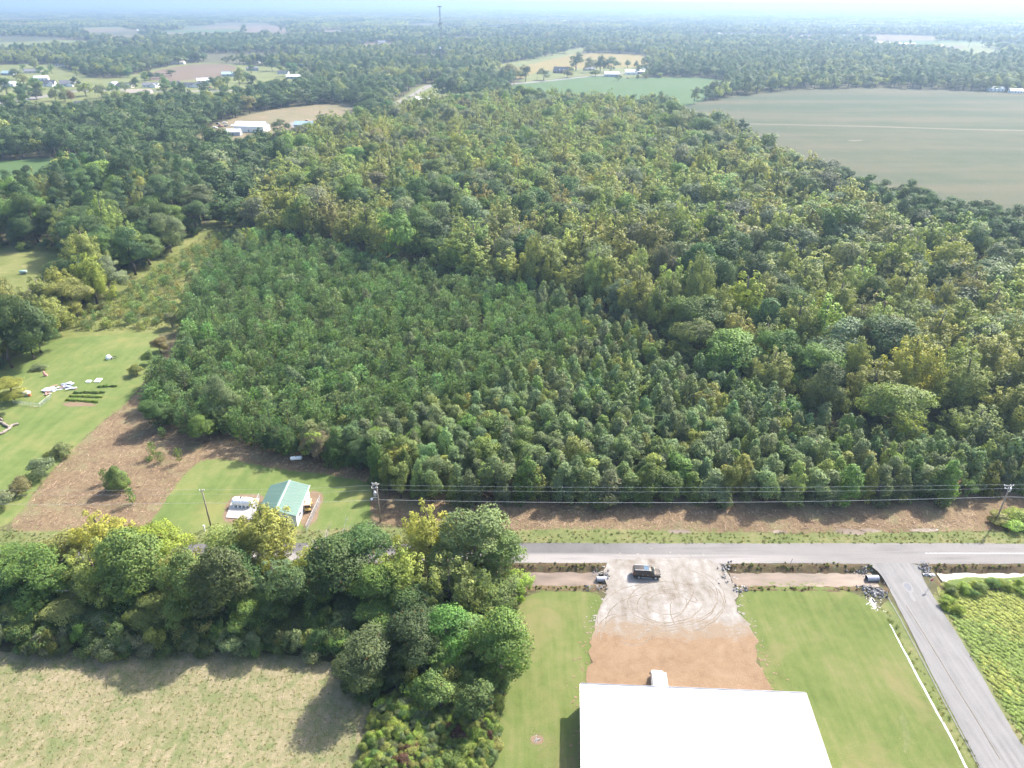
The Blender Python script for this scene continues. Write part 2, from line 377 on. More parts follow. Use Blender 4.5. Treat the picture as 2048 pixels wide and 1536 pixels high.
sheet('gravel_lot', PP([(1215, 1118), (1300, 1116), (1440, 1116), (1455, 1150), (1480, 1185), (1470, 1212), (1500, 1270), (1512, 1300), (1180, 1300), (1183, 1260), (1200, 1215), (1215, 1180), (1205, 1140)]), 0.068, M_GRAVEL, 0.7, 0.7, label='pale gravel turning lot beside the road')
sheet('dirt_lot', PP([(1182, 1265), (1260, 1272), (1350, 1278), (1440, 1272), (1500, 1262), (1525, 1330), (1560, 1420), (1500, 1560), (1160, 1560), (1168, 1400), (1176, 1320)]), 0.072, M_DIRT, 1.1, 0.7, label='orange dirt lot in front of the white building')
sheet('verge', PP([(1000, 1060), (1200, 1058), (1500, 1066), (1800, 1064), (2048, 1062), (2400, 1062), (2400, 1090), (2048, 1090), (1000, 1091)]), 0.016, M_VERGE, 0.3, 0.8, label='grass verge on the far side of the road')
sheet('verge', PP([(-300, 1056), (100, 1062), (300, 1068), (440, 1064), (600, 1060), (760, 1056), (1010, 1060), (1010, 1095), (400, 1100), (-300, 1106)]), 0.020, M_VERGE, 0.3, 0.8, label='grass verge in front of the green-roofed shed')
sheet('mulch_strip', PP([(740, 1050), (735, 990), (760, 960), (820, 950), (2000, 950), (2400, 960), (2400, 1040), (2100, 1045), (2000, 1060), (1900, 1062), (1500, 1064), (1200, 1062), (900, 1064)]), 0.006, M_MULCH, 0.4, 0.8, label='brown mulched strip between tree wall and verge')
sheet('mulch_clearing', PP([(10, 1060), (60, 1000), (115, 925), (200, 850), (270, 790), (320, 748), (340, 690), (372, 640), (400, 640), (420, 700), (400, 790), (520, 860), (760, 930), (770, 960), (740, 968), (700, 958), (600, 945), (560, 940), (430, 915), (385, 928), (350, 975), (310, 1030), (285, 1068), (200, 1072), (100, 1070)]), 0.010, M_MULCH, 0.4, 0.8, label='brown mulched clearing with cut brush beside the yard')
sheet('shed_lawn', PP([(285, 1068), (310, 1030), (350, 975), (385, 928), (430, 915), (560, 938), (600, 943), (700, 956), (745, 968), (738, 1000), (742, 1048), (720, 1062), (600, 1066), (440, 1070)]), 0.014, M_LAWN2, 0.25, 0.8, label='green lawn around the green-roofed shed')
sheet('yard', PP([(-300, 1075), (-300, 720), (0, 735), (40, 690), (100, 678), (200, 670), (295, 660), (325, 672), (318, 715), (300, 750), (268, 792), (200, 850), (112, 926), (58, 1000), (8, 1062), (-100, 1075)]), 0.012, M_LAWN2, 0.35, 0.9, label='mown backyard grass with vegetable beds')
sheet('rough_meadow', PP([(-300, 740), (0, 735), (40, 695), (100, 680), (295, 664), (330, 668), (372, 655), (400, 600), (440, 530), (500, 480), (520, 440), (480, 425), (420, 440), (330, 500), (230, 555), (130, 625), (60, 690), (-100, 720)]), 0.018, M_ROUGH, 0.8, 1.6, label='rough tall grass meadow with scattered pine saplings')
sheet('wood_edge_field', PP([(-400, 600), (0, 600), (60, 580), (110, 545), (135, 505), (100, 490), (0, 488), (-400, 490)]), 0.022, M_ROUGH, 0.8, 1.6, label='small grass field at the left edge inside the wood')
sheet('crop_field', PP([(1868, 1160), (2048, 1150), (2600, 1150), (2600, 1700), (2200, 1700), (2048, 1482), (1935, 1290), (1885, 1205)]), 0.010, M_LAWN2, 0.3, 0.8, label='leafy green crop field right of the side road')
sheet('road_edge_grass', PP([(1860, 1180), (1885, 1205), (1935, 1290), (2048, 1482), (2200, 1700), (2170, 1720), (2048, 1512), (1955, 1350), (1890, 1240)]), 0.014, M_VERGE, 0.15, 0.7, label='narrow grass strip between side road and crops')

# ditch banks and water
def bank_mask(a, b): return lambda X, Y: (X > a) & (X < b) & (Y > 98.0 + (vnoise(X, Y * 0, 3) - .5) * 0.5) & (Y < 105.25 + (vnoise(X + 9, Y * 0, 3) - .5) * 0.3)
for a, b, lb in ((-120, 19.5, 'muddy ditch bank left of the gravel lot'), (39, 71.5, 'muddy ditch bank between gravel lot and side road'), (79.5, 260, 'muddy ditch bank beyond the stop sign')):
    gx = np.arange(a, b, 0.35 if b < 200 else 0.5); gy = np.arange(97.5, 106.1, 0.3)
    mobj('ditch_bank', grid_mesh('ditch_bank', gx, gy, lambda X, Y: ground_z(X, Y) + 0.035 + 0.06 * (vnoise(X, Y, 0.7) - .5), M_MUD, bank_mask(a + .5, b - .5)), kind='structure', label=lb)
def water_mat():
    t = NT('muddy_water'); p = t.pos()
    f = t.noise(t.mapv(p, (0.3, 1, 1)), 0.5, 3)
    c = t.ramp(f, [(0.3, (0.105, 0.083, 0.064)), (0.7, (0.196, 0.150, 0.115))])
    sp = t.n('ShaderNodeSeparateXYZ', {0: p})
    b = t.noise(t.mapv(p, (1, 1.6, 1)), 2.6, 4, 0.65)
    st = t.fmap(sp.outputs[0], 60, 110, 0.02, 0.28)
    nb = t.n('ShaderNodeBump', {'Height': b, 'Strength': st, 'Distance': 0.25}).outputs[0]
    return t.bsdf(c, 0.12, 0.18, Normal=nb)
M_WATER = water_mat()
for a, b, lb in ((-120, 16.6, 'brown muddy water in the ditch left of the gravel lot'), (42.0, 69.4, 'brown rippled water in the ditch beside the side road'), (82.0, 240, 'glinting water in the ditch beyond the stop sign')):
    sheet('water', [(a, 99.4), (b, 99.4), (b, 104.0), (a, 104.0)], -0.74, M_WATER, 0.0, 1.0, 0, label=lb)
for i, (x, y, w, h) in enumerate(((1360, 1063, 26, 4), (1560, 1064, 18, 4), (1700, 1064, 36, 6), (1740, 1060, 26, 4), (1850, 1060, 34, 4))):
    sheet('puddle', PP([(x - w, y), (x - w * .4, y - h), (x + w * .5, y - h * .8), (x + w, y + h * .2), (x + w * .3, y + h), (x - w * .6, y + h * .8)]), 0.024, M_WATER, 0.25, 0.5, 2, label='%s muddy puddle along the verge, counted from the tree belt' % ('first second third fourth fifth'.split()[i]))

# ------------------------------------------------------------------ fields further off
def far_mat(name, a, b, s=0.02, streak=None):
    return ground_mat(name, [(0, a), (1, b)], s1=s, s2=s * 5, s3=s * 30, w=(0.5, 0.3, 0.2), streak=streak, bump=0.2)
M_F_CROP = far_mat('ripening_bean_crop', (0.044, 0.056, 0.028), (0.080, 0.073, 0.042), 0.012, (0.003, 0.022, rad(5), 1.2))
M_FTRACK = plain('dry_field_track', (.12, .105, .07), .95, .1)
M_F_YEL = far_mat('yellow_stubble', (0.140, 0.112, 0.034), (0.185, 0.140, 0.048), 0.01)
M_F_GRN = far_mat('green_pasture', (0.048, 0.085, 0.028), (0.064, 0.101, 0.034), 0.008)
M_F_TAN = far_mat('tan_field', (0.108, 0.075, 0.051), (0.144, 0.105, 0.069), 0.008)
M_F_LAWN = far_mat('far_lawn', (0.081, 0.103, 0.031), (0.154, 0.150, 0.057), 0.03)
M_F_LOT = far_mat('bare_lot', (0.099, 0.106, 0.045), (0.198, 0.140, 0.095), 0.03)
M_LANE = plain('pale_lane', (0.187, 0.170, 0.152), 0.9, 0.1)
CLEAR = []
def field(poly_px, mat, label, z=0.03, name='field', clear=True, jit=2.0, step=8.0):
    w = PP(poly_px)
    if clear: CLEAR.append(smooth_poly(w, 1))
    return sheet(name, w, z, mat, jit, step, 1, label=label)
CROPF = [(1335, 243), (1345, 216), (1480, 191), (1600, 178), (1760, 175), (1900, 180), (2048, 184), (2500, 190), (2500, 560), (2200, 530), (2048, 502), (1900, 470), (1700, 425), (1640, 395), (1545, 345), (1450, 280)]
field(CROPF, M_F_CROP, 'large grey-green bean field beyond the wood', jit=1.5, step=5)
sheet('field_track', PP([(1500, 247), (1600, 249), (1750, 252), (1900, 257), (2048, 260), (2400, 266), (2400, 269), (2048, 262.5), (1900, 259), (1750, 254.2), (1600, 250.6), (1500, 248.6)]), 0.05, M_FTRACK, 0.5, 4, 0, label='pale track line crossing the bean field')
sheet('field_track', PP([(1900, 426), (2048, 428), (2300, 432), (2300, 437), (2048, 433), (1900, 431)]), 0.05, M_FTRACK, 0.5, 4, 0, label='pale bare strip along the near side of the bean field')
sheet('bare_patch', PP([(1690, 281), (1720, 279.5), (1728, 281.5), (1705, 283)]), 0.05, M_FTRACK, 0.5, 2, 1, label='small pale bare patch in the bean field')
field([(980, 155), (1000, 136), (1080, 116), (1140, 105.5), (1250, 108), (1306, 112), (1312, 133), (1190, 136), (1080, 141), (1040, 160)], M_F_YEL, 'golden yellow stubble field around the farm')
field([(1040, 160), (1080, 141), (1190, 136), (1312, 133), (1316, 146), (1250, 160), (1195, 149), (1100, 158), (1015, 170)], M_F_LAWN, 'pale grass around the brick farmhouse', 0.034)
field([(1005, 176), (1060, 163), (1195, 150), (1255, 157), (1400, 153), (1478, 166), (1420, 198), (1345, 220), (1200, 224), (1060, 208), (1000, 190)], M_F_GRN, 'bright green pasture in front of the farm', 0.038)
sheet('farm_lane', PP([(1005, 168.5), (1100, 160), (1190, 150.5), (1250, 145), (1310, 141), (1310, 143), (1250, 147), (1190, 152.5), (1100, 162.4), (1005, 171)]), 0.06, M_LANE, 0.3, 4, 0, label='pale lane leading to the farm buildings')
field([(300, 78), (335, 63), (440, 51.5), (590, 51), (588, 66), (480, 74), (380, 80)], M_F_TAN, 'wide tan field far off beyond the town', 0.06)
field([(590, 70), (600, 66), (665, 67), (664, 71)], M_F_TAN, 'narrow tan field strip behind the far wood', 0.06)
field([(395, 280), (430, 245), (560, 216), (640, 207), (705, 212), (735, 238), (710, 270), (620, 302), (420, 310), (380, 295)], M_F_LOT, 'bare grassy lot around the metal barn', 0.03, jit=1.5, step=4)
field([(-200, 332), (0, 322), (132, 314), (170, 340), (100, 395), (0, 425), (-200, 435)], M_F_GRN, 'narrow grass field behind the left wood', 0.03, jit=1.5, step=4)
NEIGH = [(-150, 226), (0, 238), (100, 238), (190, 236), (240, 222), (300, 216), (420, 220), (500, 200), (600, 180), (640, 164), (620, 138), (560, 133), (480, 129), (400, 124), (330, 133), (260, 152), (200, 160), (140, 140), (100, 126), (0, 130), (-150, 132)]
field(NEIGH, M_F_LAWN, 'lawns of the small housing estate', 0.03, jit=1.5, step=6)
sheet('meadow', PP([(292, 148), (330, 137), (400, 127), (470, 130), (472, 145), (440, 155), (380, 160), (350, 163), (300, 160)]), 0.034, M_F_TAN, 1.5, 6, 1, label='tan mown meadow behind the estate houses')
sheet('estate_road', PP([(-150, 207), (0, 203), (60, 194), (110, 187), (140, 180), (250, 178), (350, 181), (480, 180), (480, 182.2), (350, 183.5), (250, 180.5), (140, 183.5), (110, 191), (60, 200), (0, 210), (-150, 214)]), 0.05, M_LANE, 0.3, 4, 1, label='pale estate road curving past the houses')
field([(742, 232), (800, 198), (835, 172), (880, 166), (905, 190), (940, 205), (910, 226), (840, 240), (770, 250)], M_F_LAWN, 'grass along the country road bend', 0.03, jit=1.0, step=4)
sheet('country_road', PP([(700, 247), (780, 209), (820, 190), (842, 176), (853, 170), (868, 168), (862, 174), (840, 186), (800, 207), (716, 249)]), 0.05, M_LANE, 0.2, 4, 1, label='grey country road climbing between the woods')
field([(1700, 96), (1790, 84), (1830, 80), (1870, 90), (1990, 96), (2010, 108), (1985, 124), (1945, 124), (1900, 108), (1800, 100)], M_F_LAWN, 'pale field at the far right among woods', 0.05)
field([(1505, 57), (1600, 55.5), (1690, 55), (1690, 58), (1600, 59.5), (1510, 60)], M_F_TAN, 'thin pale field strip in the far haze', 0.08)
field([(228, 105), (252, 96), (300, 82), (292, 95), (262, 108)], M_F_TAN, 'small tan clearing in the left woods', 0.05)
field([(990, 130), (1060, 118), (1160, 95), (1200, 92), (1190, 98), (1090, 122), (1010, 140)], M_F_LAWN, 'roadside grass strip behind the yellow field', 0.045)
rng = np.random.default_rng(11)
FARF = []
for i in range(190):                              # scattered clearings beyond the farm
    py = 20 + 78 * rng.random() ** 1.5; px = rng.uniform(-150, 2200)
    if rng.random() < (0.42 if px < 1250 else 0.4): continue
    cx, cy_ = P(px, py); w = rng.uniform(40, 150) * (1 + cy_ / 5000); h = rng.uniform(50, 130) * (1 + cy_ / 2500)
    if cy_ < 1500: continue
    a = rng.uniform(-.35, .35); n = 8
    po = [(cx + w * math.cos(k / n * 6.283) * rng.uniform(.7, 1.2), cy_ + h * math.sin(k / n * 6.283) * rng.uniform(.7, 1.2) + a * w * math.cos(k / n * 6.283)) for k in range(n)]
    CLEAR.append(np.array(po)); FARF.append((cx, cy_, w, h))
    sheet('field', po, 0.09 + 0.003 * (i % 30), [M_F_TAN, M_F_LAWN, M_F_CROP, M_F_GRN][rng.integers(4)], 4, 30, 1, label='faint clearing among the hazy far woods')['group'] = 'hazy far clearings'

# ------------------------------------------------------------------ trees
def cards(pts, nrm, size, rg, asp=0.62, lv=None, up=0.0, along=None):
    n = len(pts)
    nrm = nrm / np.maximum(np.linalg.norm(nrm, axis=1, keepdims=True), 1e-6)
    t = rg.normal(size=(n, 3)) if along is None else along + rg.normal(size=(n, 3)) * 0.25
    t -= nrm * (t * nrm).sum(1, keepdims=True); t /= np.maximum(np.linalg.norm(t, axis=1, keepdims=True), 1e-6)
    b = np.cross(nrm, t)
    s = (size * rg.uniform(0.65, 1.35, n))[:, None]
    V = np.stack([pts - t * s * .5, pts + b * s * asp * .5 + nrm * s * .12, pts + t * s * .5, pts - b * s * asp * .5 + nrm * s * .12], 1).reshape(-1, 3)
    Fq = np.arange(n * 4).reshape(-1, 4)
    L = rg.random(n) * 0.9 if lv is None else lv
    return V, Fq, np.repeat(L, 4)
def sph(n, rg):
    d = rg.normal(size=(n, 3)); return d / np.linalg.norm(d, axis=1, keepdims=True)
def blob_crown(blobs, size, dens, rg, shell=(0.6, 1.18), flat=0.3, jitter=0.6, brown=0.0, asp=0.62, spread=0.5):
    """blobs: (m,6) centre+radii; cards near each blob's skin, culled where deep inside another blob"""
    PT = []; NR = []; LV = []
    B = np.asarray(blobs, float)
    for i, bb in enumerate(B):
        area = 4 * math.pi * ((bb[3] * bb[4] + bb[3] * bb[5] + bb[4] * bb[5]) / 3)
        n = int(area * dens / (size * size * asp * .5) * 0.5)
        d = sph(n, rg); r = rg.uniform(*shell, n)[:, None]
        p = bb[:3] + d * bb[3:] * r
        q = (p[:, None, :] - B[None, :, :3]) / B[None, :, 3:]
        dd = (q ** 2).sum(-1); dd[:, i] = 9
        keep = dd.min(1) > 0.38
        if bb[2] > 0: keep &= ~((d[:, 2] < -0.55) & (rg.random(n) < 0.6))
        p = p[keep]; d = d[keep]
        nn = d + rg.normal(size=d.shape) * jitter + np.array([0, 0, flat])
        PT.append(p); NR.append(nn)
        base = 0.4 + rg.uniform(-.5, .5) * spread; LV.append(np.clip(base + rg.normal(size=len(p)) * 0.16, 0, 0.9))
    PT = np.concatenate(PT); NR = np.concatenate(NR); LV = np.concatenate(LV)
    if brown: LV[rg.random(len(LV)) < brown] = 1.0
    return cards(PT, NR, size, rg, asp, LV)
def round_blobs(R, zc, rz, n, rg, rb=(0.17, 0.3), top=0.1, lop=0.3, stretch=1.0):
    """several leaf masses on uneven limbs, each made of small clumps"""
    m = rg.integers(6, 10); out = []
    ax = np.array([R * rg.uniform(1 - lop, 1), R * rg.uniform(1 - lop, 1), rz])
    for i in range(m):
        a = 6.283 * (i + rg.uniform(-.3, .3)) / m; zz = rg.uniform(-.75, .95); ro = math.sqrt(max(0.05, 1 - zz * zz * .9)) * rg.uniform(.4, .75)
        c = np.array([math.cos(a) * ro, math.sin(a) * ro, zz * .72]) if i else np.array([rg.normal() * .15, rg.normal() * .15, .55])
        sr_ = rg.uniform(.3, .48); k = max(4, n // m)
        d = sph(k * 3, rg); d = d[d[:, 2] > -.6][:k]
        p = (c + d * sr_ * rg.uniform(.55, 1.05, (len(d), 1)) * np.array([1, 1, .85])) * ax
        r = R * rg.uniform(*rb, len(d)) * .92
        p[:, 2] += zc
        out.append(np.column_stack([p, r, r, r * stretch * rg.uniform(0.6, .95, len(d))]))
    return np.concatenate(out)
def plume_blobs(R, z0, z1, n, rg, r0=0.2):
    """upswept plumes, tulip-poplar like"""
    out = []
    for i in range(n):
        a = rg.uniform(0, 6.283); f = math.sqrt(rg.random()); ro = R * f
        zt = z0 + (z1 - z0) * (1 - 0.62 * f ** 1.6) * rg.uniform(0.8, 1.0)
        L = (zt - z0) * rg.uniform(0.3, 0.55)
        for k in range(3):
            q = k / 2; r = R * r0 * (1.1 - 0.55 * q) * rg.uniform(.85, 1.15)
            rr = ro * (0.78 + 0.22 * q)
            out.append((rr * math.cos(a), rr * math.sin(a), zt - L * (1 - q), r, r, r * 1.55))
    return np.array(out)
def cone_blobs(R, h, z0, n, rg):
    out = []
    for i in range(n):
        f = rg.random() ** 0.85; z = z0 + (h - z0) * f; a = rg.uniform(0, 6.283)
        rr = R * (1 - f) ** 0.5 * rg.uniform(.35, .95); r = R * (0.17 + 0.14 * (1 - f)) * rg.uniform(.75, 1.25)
        out.append((rr * math.cos(a), rr * math.sin(a), z - r * .6, r, r, r * 1.35))
    return np.array(out)
def trunk_mesh(h, r, targets, rg, lean=0.0):
    m = MB(); pts = [(0, 0, -0.3)]
    for k in range(1, 5): pts.append((rg.normal() * r * .5, rg.normal() * r * .5, h * k / 4))
    m.tube(pts, [r * 1.35, r, r * .8, r * .55, r * .25], 7)
    for t in targets:
        t = Vector(t); z0 = min(h * 0.9, max(h * 0.25, t.z - t.xy.length * 0.9))
        a = Vector((0, 0, z0)); mid = (a + t) * .5 + Vector((0, 0, -0.12 * (t - a).length))
        m.tube([a, mid, t], [r * .42, r * .3, r * .1], 5, cap=False)
    return m
def pine_cards(h, R, z0, rg, size=0.42, whorl=0.55, tuft=5, brown=0.025):
    PT = []; AL = []; LV = []
    z = z0
    while z < h - 0.3:
        f = (z - z0) / (h - z0)
        L = R * (1 - f) ** 0.6 * (0.55 + 0.45 * min(1, f * 4)) + 0.25
        nb = rg.integers(5, 8); a0 = rg.uniform(0, 6.28)
        for k in range(nb):
            a = a0 + 6.283 * k / nb + rg.normal() * .2; Lb = L * rg.uniform(.75, 1.15); rise = rg.uniform(.25, .6)
            bl = rg.uniform(0.1, 0.65)
            for q in np.linspace(0.35, 1.0, max(2, int(Lb / 0.42))):
                c = np.array([math.cos(a) * Lb * q, math.sin(a) * Lb * q, z + Lb * q * rise])
                nk = tuft + (3 if q > .9 else 0)
                dirs = sph(nk, rg) * .8 + np.array([math.cos(a) * .5, math.sin(a) * .5, 0.75])
                PT.append(c + dirs * size * .4); AL.append(dirs)
                l = np.clip(bl + rg.normal(size=nk) * .15, 0, .9)
                if q < .6: l[rg.random(nk) < brown * 3] = 1.0
                LV.append(l)
        z += whorl * rg.uniform(.8, 1.2)
    for k in range(14):
        d = sph(1, rg)[0] * .5 + np.array([0, 0, .9]); PT.append((np.array([0, 0, h - .5 + k * .035]) + d * .2)[None]); AL.append(d[None]); LV.append(np.array([.6]))
    PT = np.concatenate(PT); AL = np.concatenate(AL); LV = np.concatenate(LV)
    NR = np.cross(AL, rg.normal(size=AL.shape))
    return cards(PT, NR, size, rg, 0.36, LV, along=AL)

class Proto:
    """a tree shape: crown mesh + trunk mesh, and on demand a joined one for the mass"""
    def __init__(s, name, crown, trunk, mat):
        V, Fq, L = crown[:3]; s.name = name
        z0, z1 = V[:, 2].min(), V[:, 2].max(); R_ = max(.1, np.percentile(np.hypot(V[:, 0], V[:, 1]), 95))
        SN = crown[3] if len(crown) > 3 else np.column_stack([V[:, 0] / R_, V[:, 1] / R_, (V[:, 2] - z0 - .42 * (z1 - z0)) / max(.1, .5 * (z1 - z0)) + .15])
        s.crown = np_mesh(name + '_crown', V, [Fq], [mat], attrs={'lv': L, 'sn': SN})
        s.trunk = trunk.mesh(name + '_trunk', M_BARK, smooth=True)
        s.h = float(V[:, 2].max()); s.r = float(np.percentile(np.hypot(V[:, 0], V[:, 1]), 96))
        tv = np.array(trunk.v); s._j = (V, Fq, L, tv, trunk.f, mat, SN); s._m = None
    def joined(s):
        if s._m is None:
            V, Fq, L, tv, tf, mat, SN = s._j
            me = bpy.data.meshes.new(s.name + '_joined'); n = len(V)
            q = np.array([f for f in tf if len(f) == 4]) + n
            s._m = np_mesh(s.name + '_joined', np.concatenate([V, tv]), [Fq, q], [mat, M_BARK], midx=np.concatenate([np.zeros(len(Fq)), np.ones(len(q))]), attrs={'lv': np.concatenate([L, np.zeros(len(tv))]), 'sn': np.concatenate([SN, np.zeros((len(tv), 3))])})
            bpy.data.meshes.remove(me)
        return s._m
def mk_round(name, seed, R, h, z0, size, nb=42, dens=1.1, stretch=1.0, rb=(0.17, 0.3), brown=0.01, jit=0.5):
    rg = np.random.default_rng(seed); zc = (h + z0) / 2; b = round_blobs(R * .95, zc, (h - z0) / 2 * .92, nb, rg, rb, stretch=stretch)
    cr_ = blob_crown(b, size, dens, rg, brown=brown, jitter=jit, spread=.5 if size < .35 else .28)
    return Proto(name, cr_, trunk_mesh(h * .8, 0.022 * h, b[::max(1, len(b) // 7), :3], rg), M_LEAF)
def mk_plume(name, seed, R, h, z0, size, n=22, dens=1.0, r0=0.2, jit=0.45):
    rg = np.random.default_rng(seed); b = plume_blobs(R, z0, h, n, rg, r0)
    core = round_blobs(R * .8, (h + z0) / 2 - h * .08, (h - z0) * .36, 12, rg)
    cr_ = blob_crown(np.concatenate([b, core]), size, dens, rg, flat=0.25, jitter=jit, spread=.5 if size < .35 else .3)
    return Proto(name, cr_, trunk_mesh(h * .85, 0.02 * h, b[::9, :3], rg), M_LEAF)
def mk_cone(name, seed, R, h, size, n=34, dens=1.1):
    rg = np.random.default_rng(seed); b = cone_blobs(R, h, 0.5, n, rg)
    cr_ = blob_crown(b, size, dens, rg, flat=0.3, brown=0.01)
    return Proto(name, cr_, trunk_mesh(h * .85, 0.018 * h, b[::7, :3], rg), M_LEAF)
def mk_pine(name, seed, h, R, z0, size=0.42, **k):
    rg = np.random.default_rng(seed)
    return Proto(name, pine_cards(h, R, z0, rg, size, **k), trunk_mesh(h * .93, 0.016 * h, [], rg), M_NEEDLE)
def mk_bigpine(name, seed, h, R, size):
    rg = np.random.default_rng(seed); n = 26; out = []
    for i in range(n):
        f = rg.random(); z = h * (0.52 + 0.46 * f); a = rg.uniform(0, 6.283); rr = R * (1 - f * .75) * rg.uniform(.3, .95)
        r = R * rg.uniform(.2, .32); out.append((rr * math.cos(a), rr * math.sin(a), z - r * .5, r * 1.2, r * 1.2, r * .75))
    cr_ = blob_crown(np.array(out), size, 1.0, rg, flat=0.5, asp=0.4)
    return Proto(name, cr_, trunk_mesh(h * .95, 0.013 * h, np.array(out)[::4, :3], rg), M_NEEDLE)

PR = {}
# near shapes (fine leaves), mid shapes, far shapes
PR['nround'] = [mk_round('near_round', 100 + i, 5.2, 13.5, 0.6, 0.29, 88, 1.1) for i in range(6)]
PR['nplume'] = [mk_plume('near_plume', 120 + i, 4.8, 15, 0.8, 0.29, 34, 1.0, 0.16) for i in range(4)]
PR['nshrub'] = [mk_round('near_shrub', 140 + i, 2.2, 3.2, 0.0, 0.21, 30, 1.2, rb=(0.2, 0.38)) for i in range(4)]
PR['ncone'] = [mk_cone('near_cone', 150 + i, 2.75, 9.0, 0.29, 62, 1.0) for i in range(6)]
PR['nsmall'] = [mk_round('young_round', 145 + i, 2.9, 8.6, 0.4, 0.29, 60, 1.0, stretch=1.3, rb=(0.2, 0.34)) for i in range(4)]
PR['mcone'] = [mk_round('mid_young_round', 158 + i, 2.9, 8.6, 0.4, 0.40, 50, 0.95, stretch=1.3, rb=(0.2, 0.34)) for i in range(2)] + [mk_cone('mid_cone', 155 + i, 2.75, 9.0, 0.40, 52, 0.95) for i in range(3)]
PR['npine'] = [mk_pine('near_pine', 160 + i, 8.6, 2.75, 0.6, 0.50, tuft=6, whorl=0.62) for i in range(5)]
PR['sapling'] = [mk_pine('sapling', 170 + i, 3.4, 1.0, 0.5, 0.34, whorl=0.4) for i in range(3)]
PR['wround'] = [mk_round('wood_round', 200 + i, 5.8, 19, 3, 0.55, 54, 1.05, rb=(0.24, 0.4), jit=0.32) for i in range(5)]
PR['wplume'] = [mk_plume('wood_plume', 220 + i, 5.2, 21, 3, 0.56, 26, 1.0, 0.2, 0.3) for i in range(5)]
PR['bpine'] = [mk_bigpine('tall_pine', 240 + i, 20, 4.0, 0.5) for i in range(3)]
PR['fround'] = [mk_round('far_round', 260 + i, 6.2, 17, 1.5, 1.1, 36, 1.0, rb=(0.22, 0.4), jit=0.28) for i in range(4)]
PR['fplume'] = [mk_plume('far_plume', 270 + i, 5.6, 18, 2, 1.1, 18, 1.0, 0.24, 0.28) for i in range(3)]
PR['fpine'] = [mk_bigpine('far_pine', 280 + i, 19, 4.2, 0.95) for i in range(2)]
def far_patch(i):
    rg = np.random.default_rng(300 + i); Vs = []; Fs = []; Ls = []; n0 = 0
    for k in range(46):
        c = np.array([rg.uniform(-32, 32), rg.uniform(-32, 32), 0]); h = rg.uniform(9, 18); R = rg.uniform(4, 7)
        d = sph(26, rg); d[:, 2] = np.abs(d[:, 2]) * 1.2 - 0.2
        p = c + d * np.array([R, R, h * .5]) + np.array([0, 0, h * .5])
        V, Fq, L = cards(p, d + np.array([0, 0, .3]) + rg.normal(size=d.shape) * .4, 4.2, rg, .8, np.full(26, rg.uniform(0, .85)))
        Vs.append(V); Fs.append(Fq + n0); Ls.append(L); n0 += len(V)
    m = MB(); m.tube([(0, 0, 0), (0, 0, 8)], .3, 5)
    V_ = np.concatenate(Vs); return Proto('wood_patch', (V_, np.concatenate(Fs), np.concatenate(Ls), np.tile([[0, 0, .3]], (len(V_), 1))), m, M_LEAF)
PR['patch'] = [far_patch(i) for i in range(4)]

def mk_cedar():
    rg = np.random.default_rng(501); out = []
    for k in range(60):
        f = rg.random() ** .8; z = .5 + 4.6 * f; a = rg.uniform(0, 6.283); rr = 2.0 * (1 - f) ** .62 * (0.55 + .45 * min(1, f * 5)) * .82; r = .42 * rg.uniform(.8, 1.2) * (1.1 - .4 * f)
        out.append((rr * math.cos(a), rr * math.sin(a), z, r, r, r * 1.5))
    out.append((0, 0, 2.0, 1.3, 1.3, 1.7))
    return Proto('cedar', blob_crown(np.array(out), .2, 1.3, rg, flat=.3, jitter=.4), trunk_mesh(4, .12, [], rg), M_LEAF)
PR['cedar'] = [mk_cedar()]
T = dict(pine=(0.17, 0.262, 0.1), gum=(0.205, 0.271, 0.123), oak=(0.112, 0.172, 0.066), green=(0.177, 0.257, 0.075), yel=(0.314, 0.348, 0.091), ygr=(0.279, 0.321, 0.100), grey=(0.205, 0.249, 0.128),
         lime=(0.285, 0.376, 0.080), gold=(0.353, 0.382, 0.080), brown=(0.239, 0.228, 0.103), dpine=(0.085, 0.139, 0.063), dark=(0.084, 0.128, 0.051))
def vary(c, rg, a=0.16):
    k = rg.normal(1.0, a); return tuple(float(max(0.01, x * max(.55, k) * rg.normal(1, 0.06))) for x in c)

def tree(name, kind, i, X, Y, h, tint, label, group=None, cat='tree', rz=None, rscale=None, z=0.0, rg=None):
    pr = PR[kind][i % len(PR[kind])]
    sz = h / pr.h; sx = sz if rscale is None else rscale / pr.r
    o = empty(name, (X, Y, z), rz if rz is not None else (X * 7.1 + Y * 3.3) % 6.283, (sx, sx, sz))
    tag(o, label, cat, group)
    mobj('trunk', pr.trunk, o); c = mobj('crown', pr.crown, o); c['tint'] = tint
    return o

